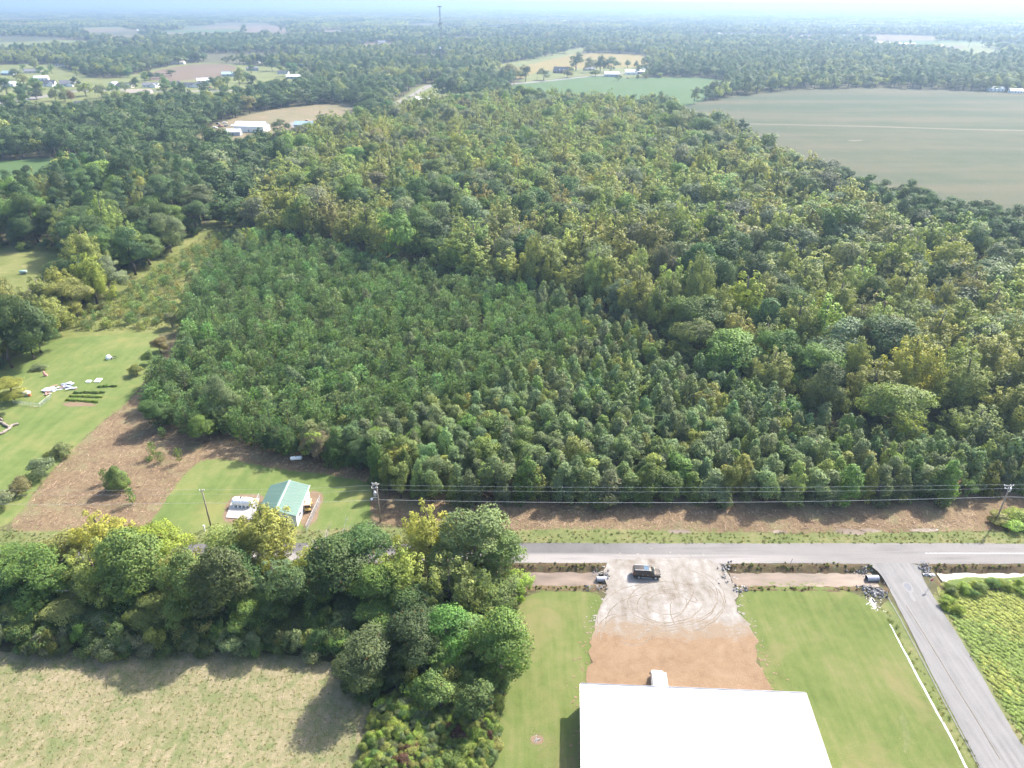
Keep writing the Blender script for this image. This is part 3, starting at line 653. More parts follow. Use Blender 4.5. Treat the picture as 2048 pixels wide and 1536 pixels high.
# mass scatter with geometry nodes (only for what is past counting)
def scatter(name, kinds, X, Y, S, tint, kidx, label, rot=None, Z=None, SZ=None):
    col = bpy.data.collections.new(name + '_shapes'); idx0 = []; k = 0
    for kd in kinds:
        idx0.append((k, len(PR[kd])))
        for pr in PR[kd]:
            col.objects.link(bpy.data.objects.new('%03d_%s' % (k, pr.name), pr.joined() if isinstance(pr, Proto) else pr)); k += 1
    n = len(X); rg = np.random.default_rng(n)
    pid = np.array([idx0[q][0] + rg.integers(idx0[q][1]) for q in kidx]) if n else np.zeros(0)
    pm = bpy.data.meshes.new(name); pm.vertices.add(n)
    pm.vertices.foreach_set('co', np.column_stack([X, Y, np.zeros(n) if Z is None else Z]).astype(np.float32).ravel())
    def at(nm, typ, key, v): A = pm.attributes.new(nm, typ, 'POINT'); A.data.foreach_set(key, v)
    at('tint', 'FLOAT_COLOR', 'color', np.column_stack([tint, np.ones(n)]).astype(np.float32).ravel())
    S = np.asarray(S); sz = S if SZ is None else SZ
    at('scl', 'FLOAT_VECTOR', 'vector', np.column_stack([S, S, sz]).astype(np.float32).ravel())
    at('rot', 'FLOAT_VECTOR', 'vector', np.column_stack([np.zeros((n, 2)), rg.uniform(0, 6.283, n) if rot is None else rot]).astype(np.float32).ravel())
    at('pidx', 'INT', 'value', pid.astype(np.int32))
    g = bpy.data.node_groups.new(name, 'GeometryNodeTree')
    g.interface.new_socket('Geometry', in_out='INPUT', socket_type='NodeSocketGeometry'); g.interface.new_socket('Geometry', in_out='OUTPUT', socket_type='NodeSocketGeometry')
    N = g.nodes; L = g.links
    gi = N.new('NodeGroupInput'); go = N.new('NodeGroupOutput'); ci = N.new('GeometryNodeCollectionInfo')
    ci.inputs['Collection'].default_value = col; ci.inputs['Separate Children'].default_value = True; ci.inputs['Reset Children'].default_value = True
    ip = N.new('GeometryNodeInstanceOnPoints'); ip.inputs['Pick Instance'].default_value = True
    def na(nm, t_):
        x = N.new('GeometryNodeInputNamedAttribute'); x.data_type = t_; x.inputs[0].default_value = nm
        return [q for q in x.outputs if q.enabled and q.name == 'Attribute'][0]
    L.new(gi.outputs[0], ip.inputs['Points']); L.new(ci.outputs[0], ip.inputs['Instance']); L.new(na('pidx', 'INT'), ip.inputs['Instance Index'])
    L.new(na('rot', 'FLOAT_VECTOR'), ip.inputs['Rotation']); L.new(na('scl', 'FLOAT_VECTOR'), ip.inputs['Scale']); L.new(ip.outputs[0], go.inputs[0])
    o = mobj(name, pm, None, label=label, kind='stuff')
    md = o.modifiers.new('scatter', 'NODES'); md.node_group = g
    return o

def jgrid(x0, x1, y0, y1, s, rg, j=0.42, row=0.0):
    gx, gy = np.meshgrid(np.arange(x0, x1, s), np.arange(y0, y1, s))
    x = gx.ravel() + rg.uniform(-j, j, gx.size) * s; y = gy.ravel() + rg.uniform(-j, j, gx.size) * s
    return x, y
def in_frame(X, Y, m=0.06):
    return (np.abs(X) < (0.83 + m) * (Y + 25) * 1.02) & (Y > 40)

# --- plantation
PLANT = PP([(765, 985), (800, 1008), (1000, 1012), (1400, 1012), (1700, 1010), (1930, 1004), (1985, 985), (2060, 985), (2350, 985), (2350, 935), (2048, 920), (1850, 905), (1700, 885), (1560, 830), (1450, 770), (1330, 725), (1260, 665), (1130, 615), (1000, 580), (850, 560), (700, 518), (560, 488), (500, 488), (440, 525), (395, 600), (378, 660), (350, 738), (305, 785), (298, 850), (330, 868), (450, 893), (560, 913), (640, 928), (740, 943)])
PINES = PP([(560, 480), (300, 600), (250, 800), (300, 880), (560, 900), (700, 900), (820, 850), (960, 800), (1090, 745), (1180, 690), (1120, 640), (1000, 585), (850, 560)])
rg = np.random.default_rng(21)
X, Y = jgrid(-160, 330, 118, 340, 3.7, rg, 0.36)
k = inpoly(X, Y, PLANT) & in_frame(X, Y); X, Y = X[k], Y[k]
isp = inpoly(X + 5 * (vnoise(X, Y, 12) - .5), Y + 14 * (vnoise(X, Y, 14) - .5), PINES)
isp &= rg.random(len(X)) > 0.05
order = np.argsort(np.hypot(X, Y)); X, Y, isp = X[order], Y[order], isp[order]
hts = np.where(isp, rg.normal(7.9, 1.1, len(X)).clip(5, 10.5), rg.normal(8.8, 1.4, len(X)).clip(5, 12))
edge = Y < 126
cnt = {True: 0, False: 0}; rest = []
for i in range(len(X)):
    p = bool(isp[i])
    if p: tint = vary(T['pine'], rg, .2)
    else:
        q = rg.random(); tint = vary(T['gum'] if q < .62 else T['green'] if q < .83 else T['ygr'] if q < .96 else T['yel'], rg, .14)
    if cnt[p] < (300 if p else 260):
        cnt[p] += 1
        if p: tree('pine_tree', 'npine', int(rg.integers(99)), X[i], Y[i], hts[i], tint, 'young green pine standing in the dense plantation', 'plantation pines', rscale=rg.uniform(2.1, 3.1))
        else: tree('young_tree', 'ncone' if rg.random() < .62 else 'nsmall', int(rg.integers(99)), X[i], Y[i], hts[i], tint, 'young dense broadleaf tree in the thicket above the mulched strip', 'young broadleaf trees of the thicket', rscale=rg.uniform(2.2, 3.8))
    else: rest.append((X[i], Y[i], hts[i], p, *tint))
rest = np.array(rest)
m = rest[:, 3] > .5
scatter('plantation_pines', ['npine'], rest[m, 0], rest[m, 1], rest[m, 2] / 8.6, rest[m, 4:7], np.zeros(m.sum(), int), 'further pines filling the plantation towards the wood')
m = ~m
scatter('thicket_trees', ['mcone'], rest[m, 0], rest[m, 1], rest[m, 2] / 9.0, rest[m, 4:7], np.zeros(m.sum(), int), 'further young broadleaf trees filling the thicket')

def nth(n_): return ('%d' % n_) + ('th' if 10 <= n_ % 100 <= 20 else {1: 'st', 2: 'nd', 3: 'rd'}.get(n_ % 10, 'th'))
def front_row(prefix, w, test, text):
    obs = [o for o in COL.objects if o.type == 'EMPTY' and o.name.split('.')[0] == prefix and test(o.location.x, o.location.y)]
    fr = [o for o in obs if not any(abs(q.location.x - o.location.x) < w and q.location.y < o.location.y - .01 for q in obs)]
    for k_, o in enumerate(sorted(fr, key=lambda q: q.location.x)): o['label'] = text % nth(k_ + 1)
front_row('young_tree', 1.6, lambda x, y: x > -27 and y < 134, 'young tree in the front row of the thicket, %s from the transformer pole')
# --- the big wood and the woods to the left
WOOD = PP([(500, 492), (560, 492), (700, 520), (850, 562), (1000, 582), (1130, 617), (1260, 667), (1330, 727), (1450, 772), (1560, 832), (1700, 887), (1850, 907), (2048, 922), (2350, 936), (2350, 560), (2048, 508), (1900, 478), (1700, 432), (1640, 402), (1545, 352), (1450, 288), (1335, 250), (1250, 235), (1100, 225), (1000, 222), (900, 232), (780, 250), (700, 268), (630, 295), (575, 330), (560, 400), (540, 450)])
LWOOD = PP([(-400, 500), (0, 492), (140, 502), (175, 540), (120, 610), (60, 670), (0, 690), (-300, 720), (-300, 760), (-10, 735), (70, 690), (130, 625), (235, 552), (335, 500), (420, 440), (425, 400), (400, 372), (330, 352), (250, 365), (130, 398), (0, 430), (-400, 440)])
PINEB = PP([(1650, 400), (1720, 430), (1900, 478), (2048, 508), (2350, 560), (2350, 620), (2048, 575), (1950, 545), (1850, 515), (1740, 470), (1660, 430)])
PINEL = PP([(330, 352), (400, 372), (425, 400), (420, 440), (330, 480), (200, 480), (60, 480), (0, 470), (0, 430), (130, 398), (250, 365)])
rg = np.random.default_rng(33)
X, Y = jgrid(-330, 560, 150, 760, 9.6, rg, 0.46)
k = (inpoly(X, Y, WOOD) | inpoly(X, Y, LWOOD)) & in_frame(X, Y); X, Y = X[k], Y[k]
k = ~inpoly(X, Y, PINEB); X, Y = X[k], Y[k]
xp, yp = jgrid(100, 500, 220, 480, 6.2, rg, .4); k = inpoly(xp, yp, PINEB) & in_frame(xp, yp); xp, yp = xp[k], yp[k]
for i in range(len(xp)): tree('tall_pine', 'bpine', i, xp[i], yp[i], rg.normal(20, 1.5), vary(T['dpine'], rg, .12), 'dark tall pine at the bean field side of the wood', 'pines beside the bean field', rscale=4.4)
FEAT = [(1845, 668, 166, 8.0), (1725, 672, 172, 5), (1500, 540, 212, 6), (1590, 640, 190, 5), (1230, 432, 262, 7), (1660, 590, 196, 6), (1400, 480, 240, 6), (1700, 640, 184, 5), (1540, 590, 200, 5)]
for px, py, Yb, rr_ in FEAT:
    fx = at_depth(px, py, Yb)[0]; k = (np.abs(X - fx) < rr_) & (Y > Yb - rr_ * 2.2) & (Y < Yb + rr_); X, Y = X[~k], Y[~k]
order = np.argsort(np.hypot(X, Y)); X, Y = X[order], Y[order]
left = inpoly(X, Y, LWOOD); pine = inpoly(X, Y, PINEB) | (inpoly(X, Y, PINEL) & (rg.random(len(X)) < .6))
nz = vnoise(X, Y, 45) * .6 + vnoise(X, Y, 14) * .4
KL = {('yel', False): 'bright yellow-green tall tree in the big wood', ('ygr', False): 'yellowish green tall tree in the big wood', ('green', False): 'fresh green tree in the big wood', ('oak', False): 'dark green broad tree in the big wood', ('grey', False): 'grey-green broad tree in the big wood', ('brown', False): 'brownish thinning tree in the big wood', ('dpine', False): 'dark tall pine at the bean field side of the wood'}
for (a, b), v in list(KL.items()): KL[(a, True)] = v.replace('the big wood', 'the wood left of the saplings').replace('at the bean field side of the wood', 'in the wood left of the saplings')
n_ind = {True: 0, False: 0}; rest = []
for i in range(len(X)):
    q = nz[i] * .55 + rg.random() * .55
    kd = 'oak' if q < .27 else 'grey' if q < .38 else 'green' if q < .46 else 'ygr' if q < .80 else 'yel' if q < .97 else 'brown'
    if left[i]: kd = 'oak' if q < .5 else 'grey' if q < .6 else 'green' if q < .72 else 'ygr' if q < .85 else 'yel' if q < .93 else 'brown'
    if pine[i]: kd = 'dpine'
    shape = 'bpine' if kd == 'dpine' else 'wplume' if kd in ('yel', 'ygr') or (kd == 'brown' and rg.random() < .5) else 'wround'
    h = rg.normal(21.5, 3.2) * (0.92 if shape == 'wround' else 1.0); tint = vary(T[kd], rg, .15); L = bool(left[i])
    if not L and not pine[i] and Y[i] < 210: h *= 0.85
    rs = rg.uniform(5.6, 9.4) if shape != 'bpine' else 4.2
    if n_ind[L] < (110 if L else 90) and shape != 'bpine': shape = {'wround': 'nround', 'wplume': 'nplume'}[shape]
    if n_ind[L] < (110 if L else 300):
        n_ind[L] += 1
        tree('tall_pine' if kd == 'dpine' else ('edge_tree' if L else 'wood_tree'), shape, int(rg.integers(99)), X[i], Y[i], h, tint, KL[(kd, L)], 'trees of the left wood' if L else 'trees of the big wood', rscale=rs)
    else: rest.append((X[i], Y[i], h, ['wround', 'wplume', 'bpine'].index(shape), rs, *tint))
rest = np.array(rest)
front_row('wood_tree', 5.0, lambda x, y: True, 'tree in the front row of the big wood, %s from its left end')
hb = np.array([19, 21, 20.0])[rest[:, 3].astype(int)]; rb_ = np.array([PR['wround'][0].r, PR['wplume'][0].r, PR['bpine'][0].r])[rest[:, 3].astype(int)]
scatter('wood_trees', ['wround', 'wplume', 'bpine'], rest[:, 0], rest[:, 1], rest[:, 4] / rb_, rest[:, 5:8], rest[:, 3].astype(int), 'further crowns filling the wood towards the fields', SZ=rest[:, 2] / hb)

# --- all woods beyond
def cleared(X, Y, extra=()):
    r = np.zeros(len(X), bool)
    for po in list(CLEAR) + list(extra):
        po = np.asarray(po); x0, y0 = po.min(0); x1, y1 = po.max(0)
        k = np.nonzero((X > x0) & (X < x1) & (Y > y0) & (Y < y1))[0]
        if len(k): r[k] |= inpoly(X[k], Y[k], po)
    return r
NEAR = [np.array(WOOD), np.array(LWOOD), np.array(PP([(-600, 1900), (-400, 492), (0, 485), (140, 500), (430, 440), (500, 490), (2400, 600), (2400, 1900)]))]
rg = np.random.default_rng(44)
pts = []
for y0, y1, s in ((300, 900, 10.5), (900, 1700, 12.5), (1700, 3200, 16.0)):
    X, Y = jgrid(-0.95 * y1, 0.95 * y1, y0, y1, s, rg, 0.45)
    k = in_frame(X, Y, 0.08); X, Y = X[k], Y[k]
    k = ~cleared(X, Y, NEAR); pts.append(np.column_stack([X[k], Y[k]]))
pts = np.concatenate(pts)
low = pts[:, 1] > 1400
pts = pts[~(low & (vnoise(pts[:, 0], pts[:, 1] * .5, 160) > .78))]
X, Y = pts.T
nz = vnoise(X, Y, 90) * .5 + rg.random(len(X)) * .5
nz = np.where((X < 60) & (Y < 1000) & (rg.random(len(X)) < .6), nz * .55, nz)
kd = np.where(nz < .42, 0, np.where(nz < .52, 1, np.where(nz < .64, 2, np.where(nz < .8, 3, np.where(nz < .9, 4, 5)))))
tn = np.array([T['oak'], T['dpine'], T['grey'], T['ygr'], T['yel'], T['brown']])[kd] * rg.normal(1, .14, (len(X), 1)).clip(.6, 1.4)
sh = np.where(kd == 1, 2, np.where((kd >= 3) & (rg.random(len(X)) < .6), 1, 0))
hh = rg.normal(.92, .15, len(X)).clip(.5, 1.3)
scatter('distant_woods', ['fround', 'fplume', 'fpine'], X, Y, rg.uniform(1.0, 1.7, len(X)) * np.where(Y > 1700, 1.25, 1), tn, sh, 'hazy woods stretching between the far fields', SZ=hh)
print('mid trees', len(X))
X, Y = jgrid(-19000, 19000, 3200, 20000, 58, rg, .3); k = in_frame(X, Y, .05) ; X, Y = X[k], Y[k]
k = (~cleared(X, Y)) & (vnoise(X, Y * .5, 420) < .82); X, Y = X[k], Y[k]
nz = vnoise(X, Y, 300) * .5 + rg.random(len(X)) * .5
kd = np.where(nz < .45, 0, np.where(nz < .6, 2, np.where(nz < .8, 3, 5)))
tn = np.array([T['oak'], T['dpine'], T['grey'], T['ygr'], T['yel'], T['brown']])[kd] * rg.normal(1, .14, (len(X), 1)).clip(.6, 1.4)
scatter('horizon_woods', ['patch'], X, Y, rg.uniform(.9, 1.2, len(X)), tn, np.zeros(len(X), int), 'endless blue hazy woods along the horizon', SZ=rg.uniform(.7, 1.3, len(X)))
print('patches', len(X))


# ------------------------------------------------------------------ single trees near the camera
def ftree(name, kind, i, px, py, Yb, rs, tint, label, group=None, hmax=None):
    X_, h = at_depth(px, py, Yb)
    rgl = np.random.default_rng(int(px * 7 + py))
    return tree(name, kind, i, X_, Yb, h, vary(T[tint], rgl, .06), label, group, rscale=rs * (1.18 if kind[0] == 'n' else 1.0))
G = 'trees of the roadside belt'
CN0 = dict(green='mid green', ygr='yellowish', oak='dark green', dark='very dark')
FT = [
 ('nround', 0, 20, 1100, 101, 5.0, 'green', 'olive green tree at the left end of the roadside belt'),
 ('nround', 1, 110, 1075, 100, 4.6, 'ygr', 'yellowish green tree left of the round yellow crown'),
 ('nplume', 0, 182, 1020, 101.5, 5.4, 'gold', 'round yellow-crowned tree in front of the mulched clearing'),
 ('nround', 2, 310, 1052, 101.5, 4.8, 'lime', 'light green feathery tree left of the lone lamp pole'),
 ('nround', 3, 245, 1105, 98, 4.6, 'green', 'dark green tree below the light green feathery crown'),
 ('nround', 1, 70, 1150, 96, 5.0, 'green', 'dark green tree low in the left end of the belt'),
 ('nplume', 2, 170, 1130, 95, 5.0, 'ygr', 'mid green tree under the round yellow crown'),
 ('nround', 2, 10, 1180, 94, 4.5, 'dark', 'dark tree cut by the left edge of the picture'),
 ('nplume', 1, 520, 1012, 101.5, 6.2, 'yel', 'large spreading yellow-green tree in front of the green-roofed shed'),
 ('nround', 0, 440, 1060, 100, 4.2, 'ygr', 'yellow-green tree leaning out beside the lone lamp pole'),
 ('nplume', 3, 350, 1140, 95, 5.4, 'ygr', 'broad yellow-green tree over the middle of the pasture side'),
 ('nround', 2, 280, 1165, 93, 4.6, 'green', 'dark green tree beside the broad yellow-green crown'),
 ('nround', 1, 470, 1150, 97, 4.2, 'oak', 'very dark tree behind the pale shrub of the belt'),
 ('nplume', 0, 540, 1160, 95, 4.2, 'grey', 'grey-green tree between dark tree and bright yellow crown'),
 ('nplume', 2, 615, 1090, 99, 3.8, 'gold', 'bright golden-green tree beside the bare dead tree'),
 ('nplume', 1, 600, 1180, 93, 4.5, 'green', 'mid green tree under the bright golden-green crown'),
 ('nround', 2, 705, 1050, 100, 5.2, 'oak', 'dark blue-green round oak right of the bare dead tree'),
 ('nround', 3, 665, 1130, 95, 4.8, 'oak', 'dark green tree below the blue-green oak'),
 ('nround', 0, 700, 1210, 89, 4.6, 'dark', 'dark green tree overhanging the shaded pasture corner'),
 ('nplume', 0, 852, 1003, 101, 5.6, 'gold', 'tallest yellow tree of the belt, touching the overhead wires'),
 ('nround', 1, 945, 1022, 98.5, 6.6, 'grey', 'large pale grey-green tree right of the tallest yellow tree'),
 ('nplume', 1, 800, 1100, 93, 5.0, 'yel', 'yellow-green plumed tree in the middle of the right clump'),
 ('nplume', 2, 895, 1110, 91, 4.8, 'ygr', 'tall yellow-green plumed tree below the pale grey-green crown'),
 ('nround', 3, 990, 1062, 100.5, 4.2, 'green', 'rusty green tree at the road side end of the belt'),
 ('nplume', 2, 1035, 1143, 97, 2.9, 'lime', 'slim lime green tree at the corner of the mown lawn'),
 ('nround', 0, 985, 1160, 94, 4.0, 'green', 'glossy green tree behind the slim lime tree'),
 ('nround', 2, 840, 1180, 88, 4.6, 'oak', 'shaded green tree below the yellow plumed trees'),
 ('nround', 1, 765, 1210, 87, 4.4, 'green', 'green tree at the pasture side of the right clump'),
 ('ncone', 2, 935, 1235, 85, 4.6, 'pine', 'dense dark evergreen tree beside the mown lawn'),
 ('nround', 3, 860, 1265, 82, 3.8, 'green', 'vine-covered green tree in front of the dark evergreen'),
 ('nround', 0, 960, 1300, 83, 3.4, 'oak', 'low dark tree at the lawn edge below the evergreen'),
 ('nround', 2, 790, 1300, 81, 3.6, 'dark', 'low dark tree at the shaded pasture corner'),
]
NEARW = [('nround', 30, 1215, 'green', 'left corner above the pasture'), ('nround', 120, 1195, 'ygr', 'left part beside the thin bare tree'), ('nround', 210, 1190, 'oak', 'left part under the feathery crown'), ('nround', 300, 1195, 'green', 'part below the broad yellow-green crown'), ('nround', 385, 1185, 'ygr', 'part right of the broad yellow-green crown'), ('nround', 430, 1205, 'oak', 'part left of the pale shrub'), ('nround', 510, 1200, 'green', 'part right of the pale shrub'), ('nround', 575, 1210, 'oak', 'part below the golden-green tree'), ('nround', 645, 1205, 'oak', 'part below the blue-green oak'), ('nround', 420, 1100, 'oak', 'part beside the road below the lamp pole'), ('nround', 760, 1120, 'green', 'part left of the yellow plumed tree'), ('nround', 890, 1200, 'green', 'part above the vine-covered tree'), ('nround', 815, 1235, 'dark', 'part left of the vine-covered tree'), ('nround', 360, 1105, 'green', 'part beside the road right of the feathery tree'), ('nround', 560, 1120, 'oak', 'part beside the road left of the golden-green tree'), ('nround', 1000, 1240, 'green', 'part nearest the lawn corner'), ('nround', 720, 1270, 'oak', 'part overhanging the pasture shade'), ('nsmall', 880, 1345, 'green', 'part below the vine-covered tree'), ('nsmall', 945, 1375, 'oak', 'part lowest along the lawn strip')]  # the dark tints here carry the belt front's shade in leaf colour
FT = [(a, b, c, d - 42, 94.0, f * 1.05, g, h) if 92 <= e <= 98 and c < 720 else (a, b, c, d, e, f, g, h) for a, b, c, d, e, f, g, h in FT]
for i, (kd, px, py, tn_, wh) in enumerate(NEARW):
    Yb = P(px, 1252 if px < 700 else py + (110 if kd == 'nround' else 70))[1]; FT.append((kd, i, px, py + (i % 3) * 12 - 5, Yb, 4.2 if kd == 'nround' else 2.6, tn_, '%s lower tree of the belt, %s' % (CN0[tn_], wh)))
for kd, i, px, py, Yb, rs, tn_, lb in FT: ftree('evergreen_tree' if 'evergreen tree' in lb else 'broadleaf_tree', kd, i, px, py, Yb, rs, tn_, lb, G)
# shrubs under and beside the belt
rg = np.random.default_rng(55)
SH = [(470, 1222, 'lime'), (40, 1235, 'green'), (110, 1240, 'ygr'), (170, 1215, 'green'), (240, 1230, 'oak'), (320, 1235, 'oak'), (400, 1240, 'green'), (540, 1240, 'oak'), (620, 1245, 'green'), (690, 1270, 'oak'), (745, 1310, 'green'), (60, 1270, 'lime'), (140, 1275, 'oak'), (450, 1270, 'oak'), (560, 1280, 'dark'), (380, 1275, 'yel'), (290, 1285, 'grey'), (200, 1270, 'oak')]
ORD = 'first second third fourth fifth sixth seventh eighth ninth tenth eleventh twelfth thirteenth fourteenth fifteenth sixteenth seventeenth eighteenth nineteenth twentieth'.split()
CN = dict(lime='light green', green='mid green', ygr='yellowish', oak='dark green', yel='yellow', dark='very dark', grey='grey-green', brown='brownish', gold='golden', gum='soft green', pine='pine green', dpine='dark')
for n_, (px, py, tn_) in enumerate(sorted(SH)):
    X_, Y_ = P(px, py + 14); pr = PR['nshrub'][n_ % 3]
    tree('shrub', 'nshrub', n_, X_, Y_, rg.uniform(2.2, 3.6), vary(T[tn_], rg, .08), '%s shrub along the pasture side of the belt, %s from the left edge' % (CN[tn_], ORD[n_]), 'shrubs under the roadside belt', 'shrub', rscale=rg.uniform(1.8, 3.0))
BR = []
for k in range(1100):
    px = rng.uniform(690, 985); py = rng.uniform(1395, 1700)
    if px < 690 + (1536 - py) * 0.25 + 30 or px > 985 - (py - 1400) * 0.12: continue
    BR.append(P(px, py))
for k in range(90):
    t_ = rng.random(); px = 1008 - 40 * t_ + rng.normal() * 7; BR.append(P(px, 1275 + 255 * t_))
BR = np.array(BR); n = len(BR)
tn = np.array([vary([T['green'], T['ygr'], T['lime'], T['yel'], (0.14, 0.08, 0.06), T['grey']][rng.choice(6, p=[.34, .22, .12, .12, .05, .15])], rng, .12) for _ in range(n)])
scatter('bramble_thicket', ['nshrub'], BR[:, 0], BR[:, 1], rng.uniform(.3, .75, n), tn, np.zeros(n, int), 'tangled brambles and weeds below the tree clump', SZ=rng.uniform(.2, .65, n))

UG = []
for k in range(560):
    px = rng.uniform(-60, 1000); py = rng.uniform(1150, 1310)
    if px > 700: py += rng.uniform(0, 110)
    UG.append(P(px, py))
for po, w_, dn in ((LWOOD, 5, .9), (WOOD[:13], 3, .6)):
    pl = resample(np.array(po), 1.0 / dn * 2)
    for q_ in pl: UG.append(tuple(q_ + rng.normal(size=2) * w_ * .5))
UG = np.array(UG); UG = UG[in_frame(UG[:, 0], UG[:, 1])]; n = len(UG)
tn = np.array([vary(T[['green', 'oak', 'dark', 'grey', 'ygr'][rng.choice(5, p=[.25, .35, .15, .12, .13])]], rng, .12) for _ in range(n)])
scatter('undergrowth', ['nshrub'], UG[:, 0], UG[:, 1], rng.uniform(.6, 1.5, n), tn, np.zeros(n, int), 'shrubby undergrowth filling the feet of the woods', SZ=rng.uniform(.7, 1.7, n))
# dead bare tree
def bare_tree(loc, h, seed, label):
    rg_ = random.Random(seed); m = MB(); b = MB()
    o = empty('dead_tree', loc); tag(o, label, 'dead tree')
    m.tube([(0, 0, -.2), (.15, 0, h * .3), (.1, .1, h * .6), (.2, 0, h * .85)], [.22, .17, .12, .05], 7)
    def br(p, d, L, r, dep):
        q = p + d * L; mid = (p + q) / 2 + Vector((rg_.uniform(-.1, .1), rg_.uniform(-.1, .1), rg_.uniform(0, .12))) * L
        b.tube([p, mid, q], [r, r * .75, r * .45], 5, cap=False)
        if dep:
            for _ in range(3):
                dd = (d + Vector((rg_.uniform(-.8, .8), rg_.uniform(-.8, .8), rg_.uniform(-.2, .6)))).normalized(); br(p.lerp(q, rg_.uniform(.4, 1)), dd, L * rg_.uniform(.5, .75), r * .5, dep - 1)
    for k in range(9):
        a = k * 2.4; z_ = h * (.3 + .06 * k)
        br(Vector((.1, 0, z_)), Vector((math.cos(a), math.sin(a), rg_.uniform(.5, 1.1))).normalized(), h * .3, .07, 2)
    m.build('trunk', M_DEADWOOD, o); b.build('branches', M_DEADWOOD, o)
X_, h_ = at_depth(650, 1062, 101); bare_tree((X_, 101, 0), h_, 3, 'bare pale dead tree between the golden tree and the oak')
X_, h_ = at_depth(150, 1135, 94); bare_tree((X_, 93, 0), h_ * .8, 8, 'thin bare tree among the left dark trees of the belt')

# trees of the yard and the clearing
def gtree(name, kind, i, px, py, h, rs, tint, label, group=None, cat='tree'):
    X_, Y_ = P(px, py); return tree(name, kind, i, X_, Y_, h, vary(T[tint], np.random.default_rng(int(px + py)), .05), label, group, cat, rscale=rs)
gtree('cedar_tree', 'cedar', 0, 239, 980, 6.6, 2.6, 'green', 'dense teardrop-shaped green cedar on the mulched clearing', None)
for i, (px, py, h, lb) in enumerate(((308, 915, 4.6, 'tallest slim young pine of the pair near the tree wall'), (322, 925, 3.2, 'small young pine right of the tallest slim pine'), (360, 926, 4.6, 'slim young pine at the corner of the shed lawn'), (212, 966, 4.0, 'thin young pine directly left of the round cedar'), (266, 1008, 4.6, 'slim young pine right of and below the round cedar'), (326, 876, 3.4, 'young pine standing against the tree wall shade'), (300, 922, 1.4, 'tiny pine seedling on the mulch left of the pines'))):
    gtree('young_pine', 'sapling', i, px, py, h, 1.05, 'green', lb, 'lone young pines on the clearing')
for px, py, h, rs, tn_, lb in ((118, 915, 3.8, 3.1, 'brown', 'brownish rounded shrub at the upper end of the yard row'), (85, 950, 4.2, 3.6, 'grey', 'large greyish shrub in the middle of the yard row'), (40, 985, 3.8, 3.2, 'brown', 'brown-grey shrub third in the yard row'), (5, 1015, 3.8, 3.2, 'grey', 'grey shrub at the left edge ending the yard row'), (80, 738, 1.6, 2.6, 'grey', 'low grey flowering bush behind the junk pile'), (5, 835, 1.5, 1.2, 'oak', 'small dark bush above the log border')):
    gtree('shrub', 'nshrub', int(px), px, py, h, rs, tn_, lb, 'shrubs of the backyard', 'shrub')
for px, py, h, rs, tn_, lb in ((28, 800, 6.5, 4.0, 'yel', 'yellowish bushy tree beside the junk pile'), (322, 705, 5.2, 2.6, 'brown', 'brownish young tree at the corner where the yard meets the saplings'), (300, 728, 4.4, 2.0, 'green', 'young green tree on the strip between yard and plantation'), (275, 750, 3.6, 2.2, 'ygr', 'low round yellowish tree at the lower end of the strip'), (345, 655, 5.5, 2.4, 'brown', 'thin brownish tree at the end of the brown track'), (372, 640, 5.8, 1.7, 'ygr', 'slender yellowish tree at the plantation corner')):
    gtree('small_tree', 'nround', int(px), px, py, h, rs, tn_, lb)
gtree('broadleaf_tree', 'nround', 1, 450, 850, 14.0, 4.6, 'grey', 'large pale green round tree rising out of the plantation corner')
gtree('broadleaf_tree', 'nround', 2, 318, 855, 8.5, 4.4, 'oak', 'dark bushy tree at the left front corner of the plantation')
gtree('broadleaf_tree', 'nround', 3, 410, 885, 7.5, 3.0, 'green', 'glossy green tree at the plantation front beside the clearing')
gtree('broadleaf_tree', 'nround', 0, 555, 905, 7.5, 3.0, 'dark', 'dark green tree at the wall left of the propane tank')
gtree('broadleaf_tree', 'nround', 0, 640, 922, 7.8, 3.4, 'brown', 'brown-tinged bushy tree behind the propane tank')
gtree('broadleaf_tree', 'nround', 1, 725, 940, 8.2, 3.4, 'oak', 'dark green tree at the lawn corner near the transformer pole')
gtree('small_tree', 'nplume', 0, 505, 508, 10.0, 2.6, 'lime', 'slender pale green tree at the top corner of the plantation')
gtree('small_tree', 'nplume', 1, 1268, 700, 8.5, 3.6, 'gold', 'bright yellow tree in the middle of the thicket')
